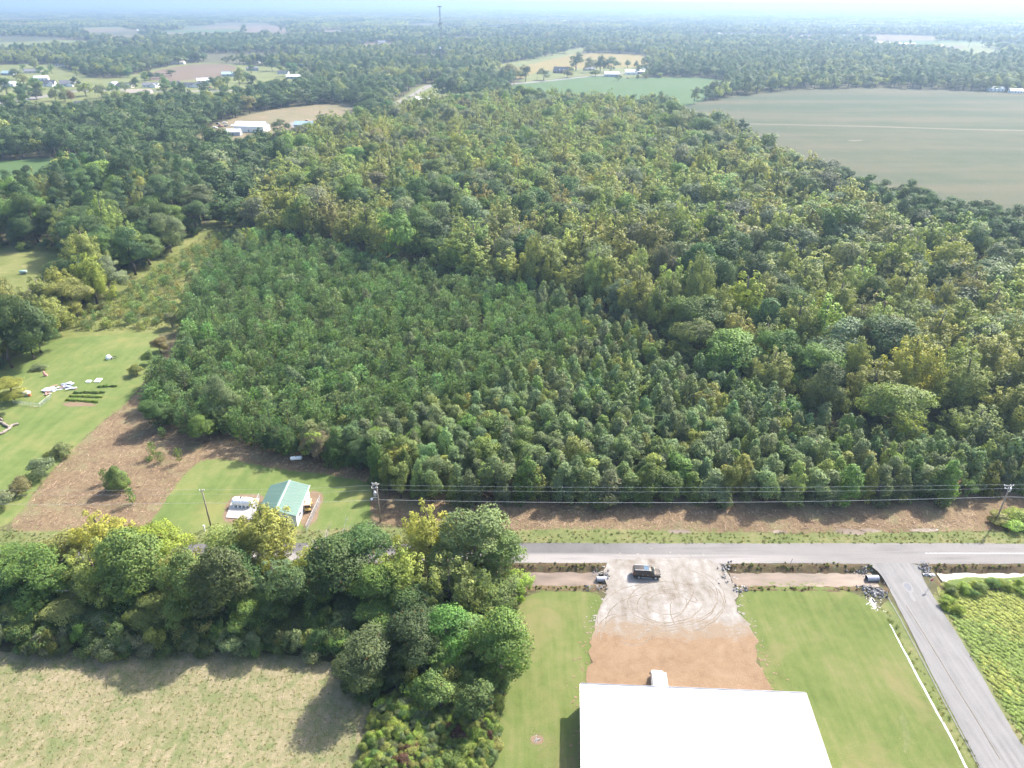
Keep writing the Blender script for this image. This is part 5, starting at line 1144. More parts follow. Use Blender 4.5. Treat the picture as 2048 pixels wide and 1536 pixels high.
# SUV on the gravel
M_CARPAINT = plain('dark_brown_metallic', (0.065, 0.055, 0.045), 0.18, 0.7, 0.6, var=0.05)
def loft(stations, n_half):
    """stations: list of lists of (y,z) half sections bottom->top at x; mirrored"""
    V = []; Fs = []
    for x, sec in stations:
        full = [(x, y, z) for y, z in sec] + [(x, -y, z) for y, z in reversed(sec)]; V += full
    k = len(full)
    for i in range(len(stations) - 1):
        for j in range(k): Fs.append((i * k + j, i * k + (j + 1) % k, (i + 1) * k + (j + 1) % k, (i + 1) * k + j))
    Fs.append(tuple(range(k))); Fs.append(tuple(range((len(stations) - 1) * k, len(stations) * k)))
    m = MB(); m.add(V, Fs); return m
def suv():
    bx, by = P(1291, 1150); o = empty('suv', (bx + .1, by - .25, .068), rad(-4)); tag(o, 'dark brown SUV parked on the pale gravel lot', 'car')
    # x forward; section: sill, bulge, belt, then roof line
    def sec(wb, zb, wt, zt, zs=.38): return [(wb * .9, zs), (wb, zs + .15), (wb, zb * .8), (wb * .96, zb), (wt, zt - .06), (wt * .86, zt), (0.001, zt + .02)]
    st = [(-2.62, sec(.86, 1.0, .80, 1.05, .5)), (-2.55, sec(.96, 1.15, .76, 1.72)), (-2.35, sec(1.0, 1.2, .76, 1.84)), (-1.2, sec(1.02, 1.2, .78, 1.9)), (.35, sec(1.02, 1.18, .77, 1.88)), (.75, sec(1.02, 1.17, .74, 1.78)), (1.42, sec(1.0, 1.14, .88, 1.2)), (1.6, sec(1.0, 1.1, .86, 1.15)), (2.4, sec(.96, 1.02, .8, 1.08)), (2.6, sec(.88, .92, .7, .96, .5))]
    me = loft(st, 7); me.build('body', M_CARPAINT, o, smooth=False, bevel=0.0)
    def pane(nm, pts, off, mat=M_GLASS):
        m = MB(); v = [Vector(p) for p in pts]; nrm = (v[1] - v[0]).cross(v[2] - v[0]).normalized()
        m.add([p + nrm * off for p in v], [tuple(range(len(v)))]); m.add([p + nrm * (off - .02) for p in v], [tuple(range(len(v)))]); return m.build(nm, mat, o)
    for s in (1, -1):
        P3 = lambda x, z, t: (x, s * (.985 + (.775 - .985) * t + .012), z)
        for a, b in ((-2.2, -1.35), (-1.22, -.3), (-.2, .72)):
            sh = .28 if b > .5 else 0
            m = MB(); m.add([P3(a, 1.25, .08), P3(b + sh * 1.3, 1.25, .08), P3(b - sh * .4, 1.8, .93), P3(a + (.12 if a < -2 else 0), 1.8, .93)], [(0, 1, 2, 3)]); m.build('window', M_GLASS, o)
        m = MB(); m.box((.95, s * 1.12, 1.2), (.16, .22, .2)); m.build('mirror', M_CARPAINT, o, bevel=.03)
        m = MB(); m.box((-.1, s * 1.04, .42), (2.0, .14, .06)); m.build('side_step', M_STEEL, o)
        m = MB(); m.box((-.95, s * .68, 1.945), (2.6, .05, .05)); m.build('roof_rail', M_STEEL, o)
        m = MB(); m.box((-2.58, s * .86, 1.2), (.08, .18, .42)); m.build('taillight', plain('red_lens', (.35, .02, .02), .2, .5), o)
        m = MB(); m.box((2.5, s * .72, .86), (.2, .34, .16)); m.build('headlight', M_WHITE, o, bevel=.02)
        for hx in (-.85, .12): m = MB(); m.box((hx, s * 1.035, 1.05), (.2, .03, .03)); m.build('door_handle', M_STEEL, o)
        for x in (-1.5, 1.62): wheel(o, 'wheel', (x, s * .9, .4), .4, .27)
        for x in (-1.5, 1.62): m = MB(); m.tube([(x, s * .8, .42), (x, s * 1.035, .42)], .47, 18); m.build('wheel_arch', M_RUBBER, o)
    m = MB(); m.add([(1.40, .84, 1.22), (1.40, -.84, 1.22), (.80, -.70, 1.775), (.80, .70, 1.775)], [(0, 1, 2, 3)]); m.build('windscreen', M_GLASS, o).location = (.02, 0, .022)
    m = MB(); m.add([(-2.62, .74, 1.28), (-2.62, -.74, 1.28), (-2.5, -.7, 1.74), (-2.5, .7, 1.74)], [(0, 1, 2, 3)]); m.build('rear_window', M_GLASS, o)
    m = MB(); m.box((-.15, 0, 1.925), (.95, 1.05, .015)); m.build('sunroof', plain('blue_glass', (.05, .09, .13), .08, .6), o)
    m = MB(); m.box((2.62, 0, .6), (.1, 1.6, .22)); m.build('bumper', M_GREYTRIM, o, bevel=.03)
    m = MB(); m.box((2.59, 0, .86), (.06, .95, .22)); m.build('grille', M_STEEL, o)
suv()

# white box truck partly hidden by the building edge
def truck():
    o = empty('box_truck', (23.1, 73.45, .072), rad(86)); tag(o, 'white box truck parked nose out against the white building', 'truck')
    m = MB(); m.box((2.0, 0, 1.75), (3.9, 2.2, 2.1)); m.build('cargo_box', M_WHITE, o, bevel=.04)
    m = loft([(3.95, [(.95, .45), (1.0, 1.1), (.9, 1.95), (.82, 2.1), (0.001, 2.14)]), (4.7, [(.95, .45), (1.0, 1.1), (.88, 1.9), (.78, 2.05), (0.001, 2.1)]), (5.15, [(.95, .45), (.98, 1.05), (.92, 1.2), (.85, 1.24), (0.001, 1.3)]), (5.75, [(.85, .5), (.9, .95), (.8, 1.08), (.7, 1.1), (0.001, 1.12)])], 5); m.build('cab', M_WHITE, o)
    m = MB(); m.prism([(4.0, 2.1), (4.35, 2.18), (4.0, 2.75)], (1, 0, 0), (0, 0, 1), (0, -.8, 0), (0, 1.6, 0)); m.build('wind_deflector', M_WHITE, o, bevel=.03)
    m = MB(); m.add([(4.73, .78, 1.92), (4.73, -.78, 1.92), (5.13, -.86, 1.3), (5.13, .86, 1.3)], [(0, 1, 2, 3)]); m.build('windscreen', M_GLASS, o).location = (.02, 0, .02)
    for s in (1, -1):
        for x in (.9, 4.9): wheel(o, 'wheel', (x, s * .85, .4), .4, .28)
        m = MB(); m.box((4.75, s * 1.22, 1.5), (.12, .2, .35)); m.build('mirror', M_RUBBER, o)
    m = MB(); m.box((2.4, 0, .55), (4.6, 1.2, .25)); m.build('chassis', M_RUBBER, o)
truck()

# road signs
def stop_sign():
    bx, by = P(1857, 1178); o = empty('stop_sign', (bx, by, .0), rad(6)); tag(o, 'red octagonal stop sign at the mouth of the side road', 'road sign')
    m = MB(); m.tube([(0, .03, -.2), (0, .03, 2.6)], .035, 6); m.build('post', M_STEEL, o)
    red = plain('sign_red', (.42, .02, .03), .4, .4); oc = [(math.cos(rad(22.5 + 45 * k)), math.sin(rad(22.5 + 45 * k))) for k in range(8)]
    m = MB(); m.prism([(a * .42, b * .42) for a, b in oc], (1, 0, 0), (0, 0, 1), (0, -.02, 2.3), (0, .03, 0)); pl_ = m.build('plate', M_PAINT, o)
    m = MB(); m.prism([(a * .39, b * .39) for a, b in oc], (1, 0, 0), (0, 0, 1), (0, -.026, 2.3), (0, .008, 0)); m.build('red_face', red, pl_)
    f = bpy.data.curves.new('stop_text', 'FONT'); f.body = 'STOP'; f.size = .3; f.align_x = 'CENTER'; f.align_y = 'CENTER'; f.extrude = .004
    t_ = bpy.data.objects.new('stop_text', f); lk(t_); me = bpy.data.meshes.new_from_object(t_.evaluated_get(bpy.context.evaluated_depsgraph_get())); bpy.data.objects.remove(t_)
    me.materials.clear(); me.materials.append(M_PAINT); t_ = mobj('lettering', me, pl_); t_.location = (0, -.036, 2.3); t_.rotation_euler = (rad(90), 0, 0)
stop_sign()
def post_sign():
    bx, by = P(1773, 1196); o = empty('street_sign', (bx, by, 0), rad(60)); tag(o, 'thin dark street sign post left of the side road', 'road sign')
    m = MB(); m.tube([(0, 0, -.2), (0, 0, 2.9)], .04, 6); m.build('post', plain('dark_steel', (.08, .085, .08), .5, .4), o)
    m = MB(); m.box((0, .03, 2.7), (.75, .02, .5)); m.build('plate', plain('sign_green', (.03, .14, .07), .4, .4), o)
post_sign()
bx, by = P(1580, 1130); m = MB(); m.tube([(bx, by, -.1), (bx + .15, by, 1.5)], .03, 6); m.box((bx + .15, by - .04, 1.4), (.1, .02, .2)); m.build('marker_post', plain('dark_steel', (.08, .085, .08), .5, .4), None, label='thin dark marker post beside the middle ditch', cat='marker post')

# culvert pipes and riprap
def culvert(px, py, dx, r, label):
    bx, by = P(px, py, -.3); o = empty('culvert_pipe', (bx, by, -.35), 0); tag(o, label, 'culvert')
    pts = [(dx * .15 * k, 0, 0) for k in range(16)]
    m = MB(); m.tube(pts, [r + (.02 if k % 2 else 0) for k in range(16)], 16, cap=False); m.build('pipe', plain('pale_plastic', (.3, .3, .32), .5, .3), o)
    m = MB(); m.tube(pts, [r * .93] * 16, 16, cap=False); m.tube([(dx * 1.2, 0, 0), (dx * 1.22, 0, 0)], r * .93, 16); m.build('shade_lining', M_DARK, o)  # near-black lining and end disc put the pipe's inner shade into colour
culvert(1193, 1158, 1, .5, 'pale culvert pipe end left of the gravel lot')
culvert(1733, 1156, 1, .58, 'pale culvert pipe end under the side road')
culvert(1868, 1152, -1, .55, 'culvert pipe end on the stop sign side')
def rocks(label, spots, n, seed):
    rg_ = np.random.default_rng(seed); m = MB()
    for k in range(n):
        px, py, sx, sy = spots[rg_.integers(len(spots))]; x, y = P(px + rg_.normal() * sx, py + rg_.normal() * sy); r = rg_.uniform(.12, .34)
        d = sph(9, rg_); c = Vector((x, y, float(ground_z(np.array([x]), np.array([y]))[0]) + .08 + r * .3))
        bm = bmesh.new(); [bm.verts.new(Vector(q) * r * rg_.uniform(.75, 1.15) + c) for q in d]; bmesh.ops.convex_hull(bm, input=bm.verts)
        bm.verts.ensure_lookup_table(); bm.verts.index_update(); keep = [v for v in bm.verts if v.link_faces]; ix = {v: i for i, v in enumerate(keep)}
        m.add([v.co.copy() for v in keep], [tuple(ix[v] for v in f.verts) for f in bm.faces]); bm.free()
    m.build('riprap', plain('limestone', (.2, .19, .185), .9, .2, var=.4, scale=.8), None, kind='stuff', label=label)
rocks('grey riprap stones around the side road culvert', [(1722, 1140, 9, 4), (1742, 1178, 11, 7), (1755, 1188, 8, 5), (1735, 1168, 7, 4)], 210, 1)
rocks('grey riprap stones at the stop sign culvert', [(1848, 1136, 7, 5), (1856, 1146, 5, 4)], 60, 2)
rocks('rubble around the culvert beside the gravel lot', [(1192, 1140, 6, 3), (1208, 1152, 5, 5), (1190, 1176, 14, 4), (1455, 1160, 8, 8), (1450, 1135, 6, 6), (1480, 1180, 8, 5)], 150, 3)

# asphalt patches, chalk line, fire pit, tracks
M_PATCH = plain('dark_patch', (.13, .13, .14), .85, .2); M_CHALK = ground_mat('white_lime', [(0, (.42, .42, .38)), (1, (.7, .7, .68))], s2=2, s3=9, bump=.4)
M_DUST = ground_mat('pale_crusher_dust', [(0, (.15, .145, .14)), (1, (.2, .195, .19))], s2=1.5, s3=7, bump=.3)
for i, (pts, lb) in enumerate((([(1806, 1168), (1815, 1166), (1822, 1172), (1823, 1180), (1818, 1182), (1810, 1176)], 'large dark filled pothole in the side road'), ([(1769, 1147), (1774, 1148), (1776, 1152), (1771, 1151)], 'small dark pothole left in the side road mouth'), ([(1786, 1147), (1790, 1150), (1791, 1153), (1787, 1151)], 'small dark pothole right in the side road mouth'), ([(1838, 1123), (1848, 1121), (1852, 1124), (1843, 1128)], 'dark asphalt patch at the road junction corner'))):
    w = np.array(PP(pts)); c_ = w.mean(0)
    if i < 3: sheet('dust_ring', (w - c_) * 1.45 + c_ + np.array([0, -.12]), .0695, M_DUST, .12, .3, 2, label='pale dust ring around the ' + lb)
    sheet('asphalt_patch', w, .0735, M_PATCH, .08, .3, 2, label=lb)
sheet('dust_streak', PP([(1815, 1182), (1822, 1182), (1831, 1198), (1830, 1204), (1824, 1200)]), .0692, M_DUST, .12, .3, 2, label='pale dust streak below the large pothole')
def line_strip(name, pts_px, w, z, mat, label, jit=.12, step=.35, **k):
    p = np.array(PP(pts_px)); d = np.gradient(p, axis=0); nrm = np.stack([-d[:, 1], d[:, 0]], 1); nrm /= np.linalg.norm(nrm, axis=1, keepdims=True)
    ww = np.asarray(w)[:, None] if hasattr(w, '__len__') else w
    return sheet(name, np.concatenate([p + nrm * ww / 2, (p - nrm * ww / 2)[::-1]]), z, mat, jit, step, 0, label=label, **k)
line_strip('chalk_line', [(1779, 1248), (1800, 1286), (1830, 1343), (1860, 1399), (1890, 1452), (1915, 1500), (1938, 1546)], [.12, .25, .32, .3, .34, .3, .34], .022, M_CHALK, 'white chalky gravel line across the right lawn', .05)
sheet('chalk_patch', PP([(1737, 1195), (1745, 1200), (1754, 1212), (1752, 1218), (1747, 1214), (1742, 1204)]), .022, M_CHALK, .12, .3, 2, label='white chalky spill on the lawn near the riprap')
sheet('bare_patch', PP([(1800, 1425), (1810, 1430), (1816, 1460), (1820, 1490), (1812, 1510), (1806, 1480), (1803, 1450)]), 0.020, M_VERGE, .35, .35, 2, label='thin bare patch in the right lawn')
sheet('fire_pit', PP([(1058, 1478), (1068, 1470), (1082, 1470), (1090, 1479), (1082, 1489), (1066, 1489)]), 0.020, M_SOIL, .12, .3, 2, label='bare burnt ring on the lawn strip')
bx, by = P(1074, 1480); m = MB(); rr = random.Random(9)
for k in range(26): m.box((bx + rr.gauss(0, .26), by + rr.gauss(0, .2), .06), (rr.uniform(.08, .3), .08, .06), M=Matrix.Rotation(rr.uniform(0, 6.28), 3, 'Z'))
m.build('ash_heap', plain('pale_ash', (.3, .29, .28), .9, .1, var=.4), None, label='small heap of pale ash and charred sticks on the lawn', cat='ash heap')
M_TRACK = ground_mat('tyre_track_soil', [(0, (.105, .082, .06)), (.5, (.158, .13, .1)), (1, (.23, .205, .178))], s1=.3, s2=1.5, bump=.6)
TR = [(1330, 1205, 75, 42, .2, 5.6), (1335, 1212, 62, 34, .4, 6.0), (1340, 1195, 95, 60, -1.2, 1.6), (1345, 1200, 105, 68, -1.0, 1.2), (1290, 1240, 95, 70, 3.0, 4.6), (1300, 1250, 88, 62, 3.1, 4.7), (1330, 1160, 60, 80, .2, 1.4), (1395, 1150, 50, 55, 1.6, 3.0), (1320, 1200, 112, 52, -.6, 2.4), (1326, 1204, 120, 58, -.5, 2.3), (1335, 1208, 40, 22, 0, 6.2), (1260, 1190, 60, 90, .6, 2.0), (1268, 1195, 66, 96, .7, 2.0), (1400, 1220, 60, 60, 1.8, 3.4), (1230, 1290, 40, 60, 3.4, 5.0), (1240, 1295, 40, 62, 3.4, 5.0)]
for i, (cx, cy_, rx, ry, a0, a1) in enumerate(TR):
    line_strip('tyre_track', [(cx + rx * math.cos(a0 + (a1 - a0) * k / 30), cy_ + ry * math.sin(a0 + (a1 - a0) * k / 30)) for k in range(31)], .17, .0705 + .0004 * i, M_TRACK, 'curving tyre track in the gravel lot', .16, .3)['group'] = 'tyre tracks on the gravel'
line_strip('edge_line', [(1774, 1192), (1800, 1236), (1845, 1322), (1890, 1408), (1925, 1473), (1962, 1543)], .14, .068, M_DUST, 'pale crumbled edge of the side road', .05)
line_strip('centre_crack', [(1812, 1212), (1850, 1272), (1900, 1355), (1950, 1436), (2000, 1520)], .10, .068, M_MUD, 'dark joint along the middle of the side road', .03)

# garden and junk in the yard
for i, (pts, mt, lb) in enumerate((([(122, 808), (140, 804), (192, 808), (188, 813), (130, 813)], M_SOIL, 'bare soil bed at the near side of the vegetable rows'),)): sheet('garden_bed', PP(pts), .02, mt, .25, .4, 1, label=lb)
for i, (x0, y0, x1, y1, hgt) in enumerate(((136, 800, 196, 805, .5), (140, 793, 205, 795, .45), (150, 786, 208, 786, .35), (196, 774, 232, 773, .5))):
    a = np.array(P(x0, y0)); b = np.array(P(x1, y1)); n = 34; q = a + (b - a) * np.linspace(0, 1, n)[:, None] + rng.normal(size=(n, 2)) * .12
    scatter('vegetable_row', ['clump'], q[:, 0], q[:, 1], rng.uniform(.5, .95, n), np.array([vary(T['lime' if i < 2 else 'green'], rng, .1) for _ in range(n)]), np.zeros(n, int), '%s row of garden vegetables behind the bare bed' % ORD[i])
M_SCR = [plain('scrap_white', (.6, .6, .6), .6, .3), plain('scrap_blue_grey', (.22, .24, .30), .5, .4), plain('scrap_rust', (.30, .19, .15), .8, .2), plain('scrap_pale', (.45, .43, .44), .6, .3)]
rr = random.Random(12)
for k in range(30):
    px = rr.uniform(85, 148); py = 786 - (px - 85) * .22 + rr.uniform(-8, 6); x, y = P(px, py); L = rr.uniform(1.2, 3.4); wd = rr.uniform(.3, .9)
    m = MB(); M_ = Matrix.Rotation(rr.gauss(.15, .45), 3, 'Z') @ Matrix.Rotation(rr.uniform(-.16, .16), 3, 'X') @ Matrix.Rotation(rr.uniform(-.12, .12), 3, 'Y')
    for q in range(4): m.box(M_ @ Vector((0, (q - 1.5) * wd / 4, .01 * (q % 2))), (L, wd / 4, .04), M=M_)
    m.build('scrap_sheet', M_SCR[k % 4], None, label='weathered metal or board sheet lying in the junk pile', cat='scrap sheet', group='junk pile in the yard').location = (x, y, .15 + .03 * (k % 12))
for px, py, L, wd, lb in ((197, 762, 1.7, 1.9, 'square white board lying on the grass beyond the garden'), (178, 764, 1.4, 1.0, 'small white board left of the square board')):
    x, y = P(px, py); m = MB(); m.box((0, 0, .3), (L, wd, .06), M=Matrix.Rotation(.1, 3, 'X')); m.box((0, -wd * .4, .13), (L * .9, .08, .26)); m.box((0, wd * .4, .15), (L * .9, .08, .3)); m.build('white_board', M_WHITE, None, label=lb, cat='board').location = (x, y, 0)
x, y = P(48, 790); m = MB(); m.prism([(-1.6, 0), (1.6, 0), (1.7, .9), (.2, 1.25), (-1.5, .8)], (1, 0, 0), (0, 0, 1), (0, -.8, 0), (0, 1.6, 0)); m.build('tarp_heap', plain('dirty_canvas', (.5, .46, .4), .9, .1, var=.2), None, bevel=.12, label='pale tarpaulin heap left of the junk pile', cat='tarpaulin').location = (x, y, 0)
x, y = P(60, 792); m = MB(); m.tube([(0, 0, 0), (0, 0, .1), (0, 0, .75), (0, 0, .8)], [.38, .42, .42, .36], 12); m.build('barrel', plain('orange_plastic', (.45, .17, .08), .6, .3), None, label='small orange barrel beside the tarpaulin heap', cat='barrel').location = (x, y, 0)
x, y = P(90, 752); m = MB(); m.tube([(0, 0, 0), (0, 0, 1.2), (0, 0, 1.5), (0, 0, 1.75)], [.28, .3, .2, .06], 10); m.box((.45, .1, .3), (.5, .6, .6)); m.build('garden_ornament', plain('pink_paint', (.5, .25, .22), .7, .2), None, smooth=False, label='pinkish upright garden object behind the junk pile', cat='garden object').location = (x, y, 0)
x, y = P(218, 718); o = empty('igloo_shelter', (x, y, 0), .4); tag(o, 'rounded white plastic shelter alone on the yard grass', 'shelter')
m = MB(); m.tube([(0, 0, 0), (0, 0, .6), (0, 0, 1.05), (0, 0, 1.3), (0, 0, 1.38)], [.78, .8, .62, .32, .05], 16); m.build('dome', M_WHITE, o, smooth=True); m = MB(); m.tube([(.5, -.2, .3), (1.05, -.3, .3)], .36, 12); m.build('entrance', M_GREYTRIM, o)
x, y = P(228, 716); m = MB(); m.tube([(math.cos(a) * .8, math.sin(a) * .8, .12) for a in np.linspace(0, 6.283, 25)], .07, 6, cap=False); m.build('garden_hoop', M_DARK, None, label='dark ring lying beside the white shelter', cat='ring').location = (x, y, 0)
for k, (x0, y0, x1, y1) in enumerate(((-12, 875, 10, 866), (8, 866, 22, 858), (18, 859, 26, 852), (24, 853, 38, 849), (-10, 842, 12, 850), (8, 850, 20, 856), (-5, 836, 6, 842))):
    a = Vector((*P(x0, y0), .3)); b = Vector((*P(x1, y1), .3)); m = MB(); m.tube([a, a.lerp(b, .5) + Vector((0, 0, .05)), b], [.34, .3, .27], 9); m.build('log', plain('grey_log', (.25, .2, .17), .95, .1, var=.4), None, label='%s log of the heap at the left yard edge, counted from the bottom' % ORD[k], cat='log', group='log heap in the yard')
def green_cart():
    x, y = P(48, 548); o = empty('tank_trailer', (x, y, 0), .2); tag(o, 'pale green tank trailer parked in the small field at the left', 'trailer')
    m = MB(); m.tube([(-1.3, 0, 1.0), (-1.2, 0, 1.0), (1.2, 0, 1.0), (1.3, 0, 1.0)], [.35, .6, .6, .35], 14); m.build('tank', plain('pale_green_paint', (.30, .42, .34), .5, .4), o, smooth=True)
    m = MB(); m.box((0, 0, .42), (2.6, 1.0, .15)); m.box((1.7, 0, .42), (1.0, .1, .1)); m.build('frame', M_GREYTRIM, o)
    for s in (-.6, .6): wheel(o, 'wheel', (0, s, .38), .38, .2)
green_cart()

# ------------------------------------------------------------------ distant houses, farm and estate
ROOFS = dict(grey=plain('grey_shingle', (.16, .155, .16), .9, .2), dark=plain('dark_shingle', (.07, .07, .08), .9, .2), pale=plain('pale_metal_roof', (.55, .56, .57), .5, .4), white=M_WHITE, red=plain('red_metal_roof', (.30, .10, .08), .6, .3), tan=plain('tan_shingle', (.30, .25, .2), .9, .2), teal=plain('blue_grey_roof', (.25, .33, .36), .5, .4))
WALLS = dict(white=plain('white_siding', (.68, .68, .66), .8, .2), brick=plain('brown_brick', (.20, .11, .08), .9, .2), cream=plain('cream_siding', (.52, .47, .38), .8, .2), grey=plain('grey_siding', (.34, .35, .36), .8, .2))
def house(px, py, w, d, rz, wall, roof, label, hw=2.9, pitch=.5, name='house', cat='house', wins=4, wing=False, dormers=0, chimney=False, porch=False):
    x, y = P(px, py); o = empty(name, (x, y, 0), rad(rz)); tag(o, label, cat)
    def gable(w, d, hw, cx, cy_, along='x'):
        r = d / 2 * pitch if along == 'x' else w / 2 * pitch; e = .45; wl = MB(); rf = MB()
        if along == 'x':
            wl.prism([(-d / 2, 0), (d / 2, 0), (d / 2, hw), (0, hw + r), (-d / 2, hw)], (0, 1, 0), (0, 0, 1), (cx - w / 2, cy_, 0), (w, 0, 0))
            k = e * pitch
            rf.prism([(-d / 2 - e, hw - k), (0, hw + r), (d / 2 + e, hw - k), (d / 2 + e, hw - k + .22), (0, hw + r + .25), (-d / 2 - e, hw - k + .22)], (0, 1, 0), (0, 0, 1), (cx - w / 2 - e, cy_, .03), (w + 2 * e, 0, 0))
        else:
            wl.prism([(-w / 2, 0), (w / 2, 0), (w / 2, hw), (0, hw + r), (-w / 2, hw)], (1, 0, 0), (0, 0, 1), (cx, cy_ - d / 2, 0), (0, d, 0))
            k = e * pitch
            rf.prism([(-w / 2 - e, hw - k), (0, hw + r), (w / 2 + e, hw - k), (w / 2 + e, hw - k + .22), (0, hw + r + .25), (-w / 2 - e, hw - k + .22)], (1, 0, 0), (0, 0, 1), (cx, cy_ - d / 2 - e, .05), (0, d + 2 * e, 0))
        wl.build('wall', WALLS[wall], o); return rf.build('roof', ROOFS[roof], o)
    rf = gable(w, d, hw, 0, 0)
    if wing: gable(w * .34, d * .9, hw, w * .28, -d * .55, 'y')
    for k in range(wins):
        xx = -w / 2 + (k + .6) * w / (wins + .2)
        if wing and xx > w * .1: continue
        isd = k == wins // 2
        m = MB(); m.box((xx, -d / 2 - .02, 1.05 if isd else 1.5), (1.0 if isd else 1.3, .1, 2.1 if isd else 1.2)); m.build('door' if isd else 'window', M_GREYTRIM if isd else M_GLASS, o)
    for s in (-1, 1): m = MB(); m.box((s * (w / 2 + .02), 0, 1.6), (.1, 1.3, 1.2)); m.build('window', M_GLASS, o)
    for k in range(dormers):
        xx = -w * .12 + k * w * .22; m = MB(); m.prism([(-.9, 0), (.9, 0), (.9, 1.3), (0, 2.1), (-.9, 1.3)], (1, 0, 0), (0, 0, 1), (xx, -d * .42, hw + .3), (0, d * .3, 0)); dm = m.build('dormer', WALLS['white'], rf)
    if chimney: m = MB(); m.box((w * .3, .6, hw + d / 2 * pitch), (.9, .9, 2.2)); m.build('chimney', WALLS['brick'], rf)
    if porch:
        m = MB(); m.box((0, -d / 2 - 1.2, hw - .2), (w * .6, 2.4, .18)); m.build('porch_roof', ROOFS[roof], o)
        for k in range(4): m = MB(); m.box((-w * .28 + k * w * .187, -d / 2 - 2.3, (hw - .2) / 2), (.2, .2, hw - .25)); m.build('porch_post', WALLS['white'], o)
    return o
HS = [  # px, py, w, d, rot, wall, roof, label, extras
 (385, 174, 23, 10, 3, 'white', 'dark', 'long white house with dark roof facing the estate road', dict(wing=True)),
 (303, 174, 19, 10, 4, 'white', 'grey', 'white gabled house left of the estate tree', dict(wing=True)),
 (350, 171, 14, 9, 8, 'white', 'dark', 'small white gabled house right of the estate tree', dict(wing=True)),
 (408, 165, 17, 11, 25, 'white', 'pale', 'pale roofed house behind the long white house', dict(wing=True)),
 (460, 152, 22, 12, 15, 'grey', 'teal', 'large blue-grey roofed house beside the tan meadow', dict(wing=True)),
 (252, 175, 19, 11, 0, 'cream', 'dark', 'dark roofed house half hidden by a round tree', {}),
 (229, 172, 10, 8, 80, 'white', 'pale', 'narrow white gable end left of the dark roofed house', {}),
 (137, 172, 18, 10, 12, 'white', 'grey', 'white house with steep gable near the pole', dict(wing=True, pitch=.8)),
 (97, 172, 18, 10, 12, 'white', 'dark', 'white house with tall gable left of the estate', dict(wing=True, pitch=.8)),
 (84, 160, 17, 10, 20, 'white', 'pale', 'pale house behind the tall gabled house', {}),
 (68, 146, 24, 11, 8, 'cream', 'grey', 'grey roofed long house on the upper estate lawn', {}),
 (22, 172, 15, 10, -5, 'white', 'pale', 'pale house among trees at the left edge', {}),
 (20, 150, 20, 11, -8, 'grey', 'teal', 'blue-grey roofed house above the left edge trees', {}),
 (125, 132, 20, 11, 10, 'cream', 'grey', 'grey hipped house between the upper trees', {}),
 (280, 190, 27, 14, 12, 'cream', 'tan', 'long low tan roofed hall in front of the estate road', dict(wins=6)),
 (167, 214, 15, 11, 8, 'cream', 'dark', 'dark roofed open garage near the lower estate trees', {}),
 (410, 196, 11, 7, 0, 'grey', 'pale', 'small grey shed on the lawn by the woods', {}),
 (354, 128, 27, 10, 4, 'white', 'tan', 'wide white house above the tan meadow', {}),
 (506, 126, 24, 10, 5, 'white', 'pale', 'pale low house under the trees right of the meadow', {}),
 (505, 141, 17, 10, 30, 'grey', 'grey', 'grey house beside the driveway right of the meadow', dict(wing=True)),
 (567, 148, 16, 8, 0, 'white', 'dark', 'small white house under a round tree', {}),
 (588, 157, 20, 9, 6, 'grey', 'pale', 'low pale house at the right end of the estate', {}),
 (260, 54, 38, 16, 0, 'white', 'red', 'big white house far off beyond the left woods', {}),
 (300, 56, 26, 12, 0, 'white', 'white', 'small white house beside the far big house', {}),
 (753, 133, 30, 12, 0, 'white', 'white', 'long white house among the woods left of the tower', {}),
 (1015, 117, 22, 10, 60, 'white', 'pale', 'white house beside the lane behind the yellow field', {}),
 (1032, 115, 20, 10, 20, 'white', 'pale', 'second white house right of the lane house', {}),
 (1062, 87, 40, 12, 0, 'white', 'white', 'pale long roof in the woods above the yellow field', {}),
 (845, 203, 17, 9, 35, 'white', 'white', 'white roofed shed beside the country road bend', {}),
 (920, 199, 18, 10, -4, 'white', 'pale', 'pale roof peeking over trees near the road bend', {}),
 (1124, 146, 26, 12, -14, 'brick', 'dark', 'dark brick farmhouse with two white dormers', dict(dormers=2, porch=True, chimney=True, hw=3.4, pitch=.9)),
 (1178, 141, 16, 10, 20, 'cream', 'grey', 'half hidden house behind the farm trees', {}),
 (1803, 93, 70, 20, 2, 'white', 'pale', 'very long pale building at the far right field', dict(wins=10)),
 (1554, 82, 46, 16, 0, 'grey', 'teal', 'greenish roofed hall beyond the bean field woods', {}),
 (1643, 91, 40, 14, 3, 'white', 'pale', 'pale roofed hall right of the greenish roof', {}),
 (1876, 95, 22, 12, 0, 'cream', 'red', 'small red roofed house right of the long pale building', {}),
 (1990, 182, 18, 9, -6, 'white', 'pale', 'small white house under the trees past the bean field', {}),
 (2030, 186, 14, 8, -6, 'white', 'pale', 'white shed at the right end of the far tree line', {}),
]
for px, py, w, d, rz, wl, rf, lb, kw in HS: house(px, py, w, d, rz, wl, rf, lb, **kw)
house(505, 262, 26, 13, -8, 'white', 'pale', 'large white metal barn on the bare lot', hw=4.6, pitch=.45, name='barn', cat='barn', wins=3)
house(468, 270, 12, 7, 4, 'grey', 'pale', 'low pale lean-to shed left of the metal barn', name='farm_shed', cat='shed', wins=1)
house(611, 256, 17, 9, -6, 'grey', 'teal', 'blue-grey workshop on the concrete yard', hw=3.2, name='workshop', cat='workshop', wins=2)
sheet('concrete_yard', PP([(575, 245), (600, 241), (636, 241), (648, 250), (636, 262), (590, 262)]), .05, M_LANE, .4, 2, 1, label='pale concrete yard around the workshop')
house(1223, 153, 21, 12, -4, 'grey', 'pale', 'open pale roofed farm barn nearest the pasture', hw=3.6, name='barn', cat='barn', wins=3)
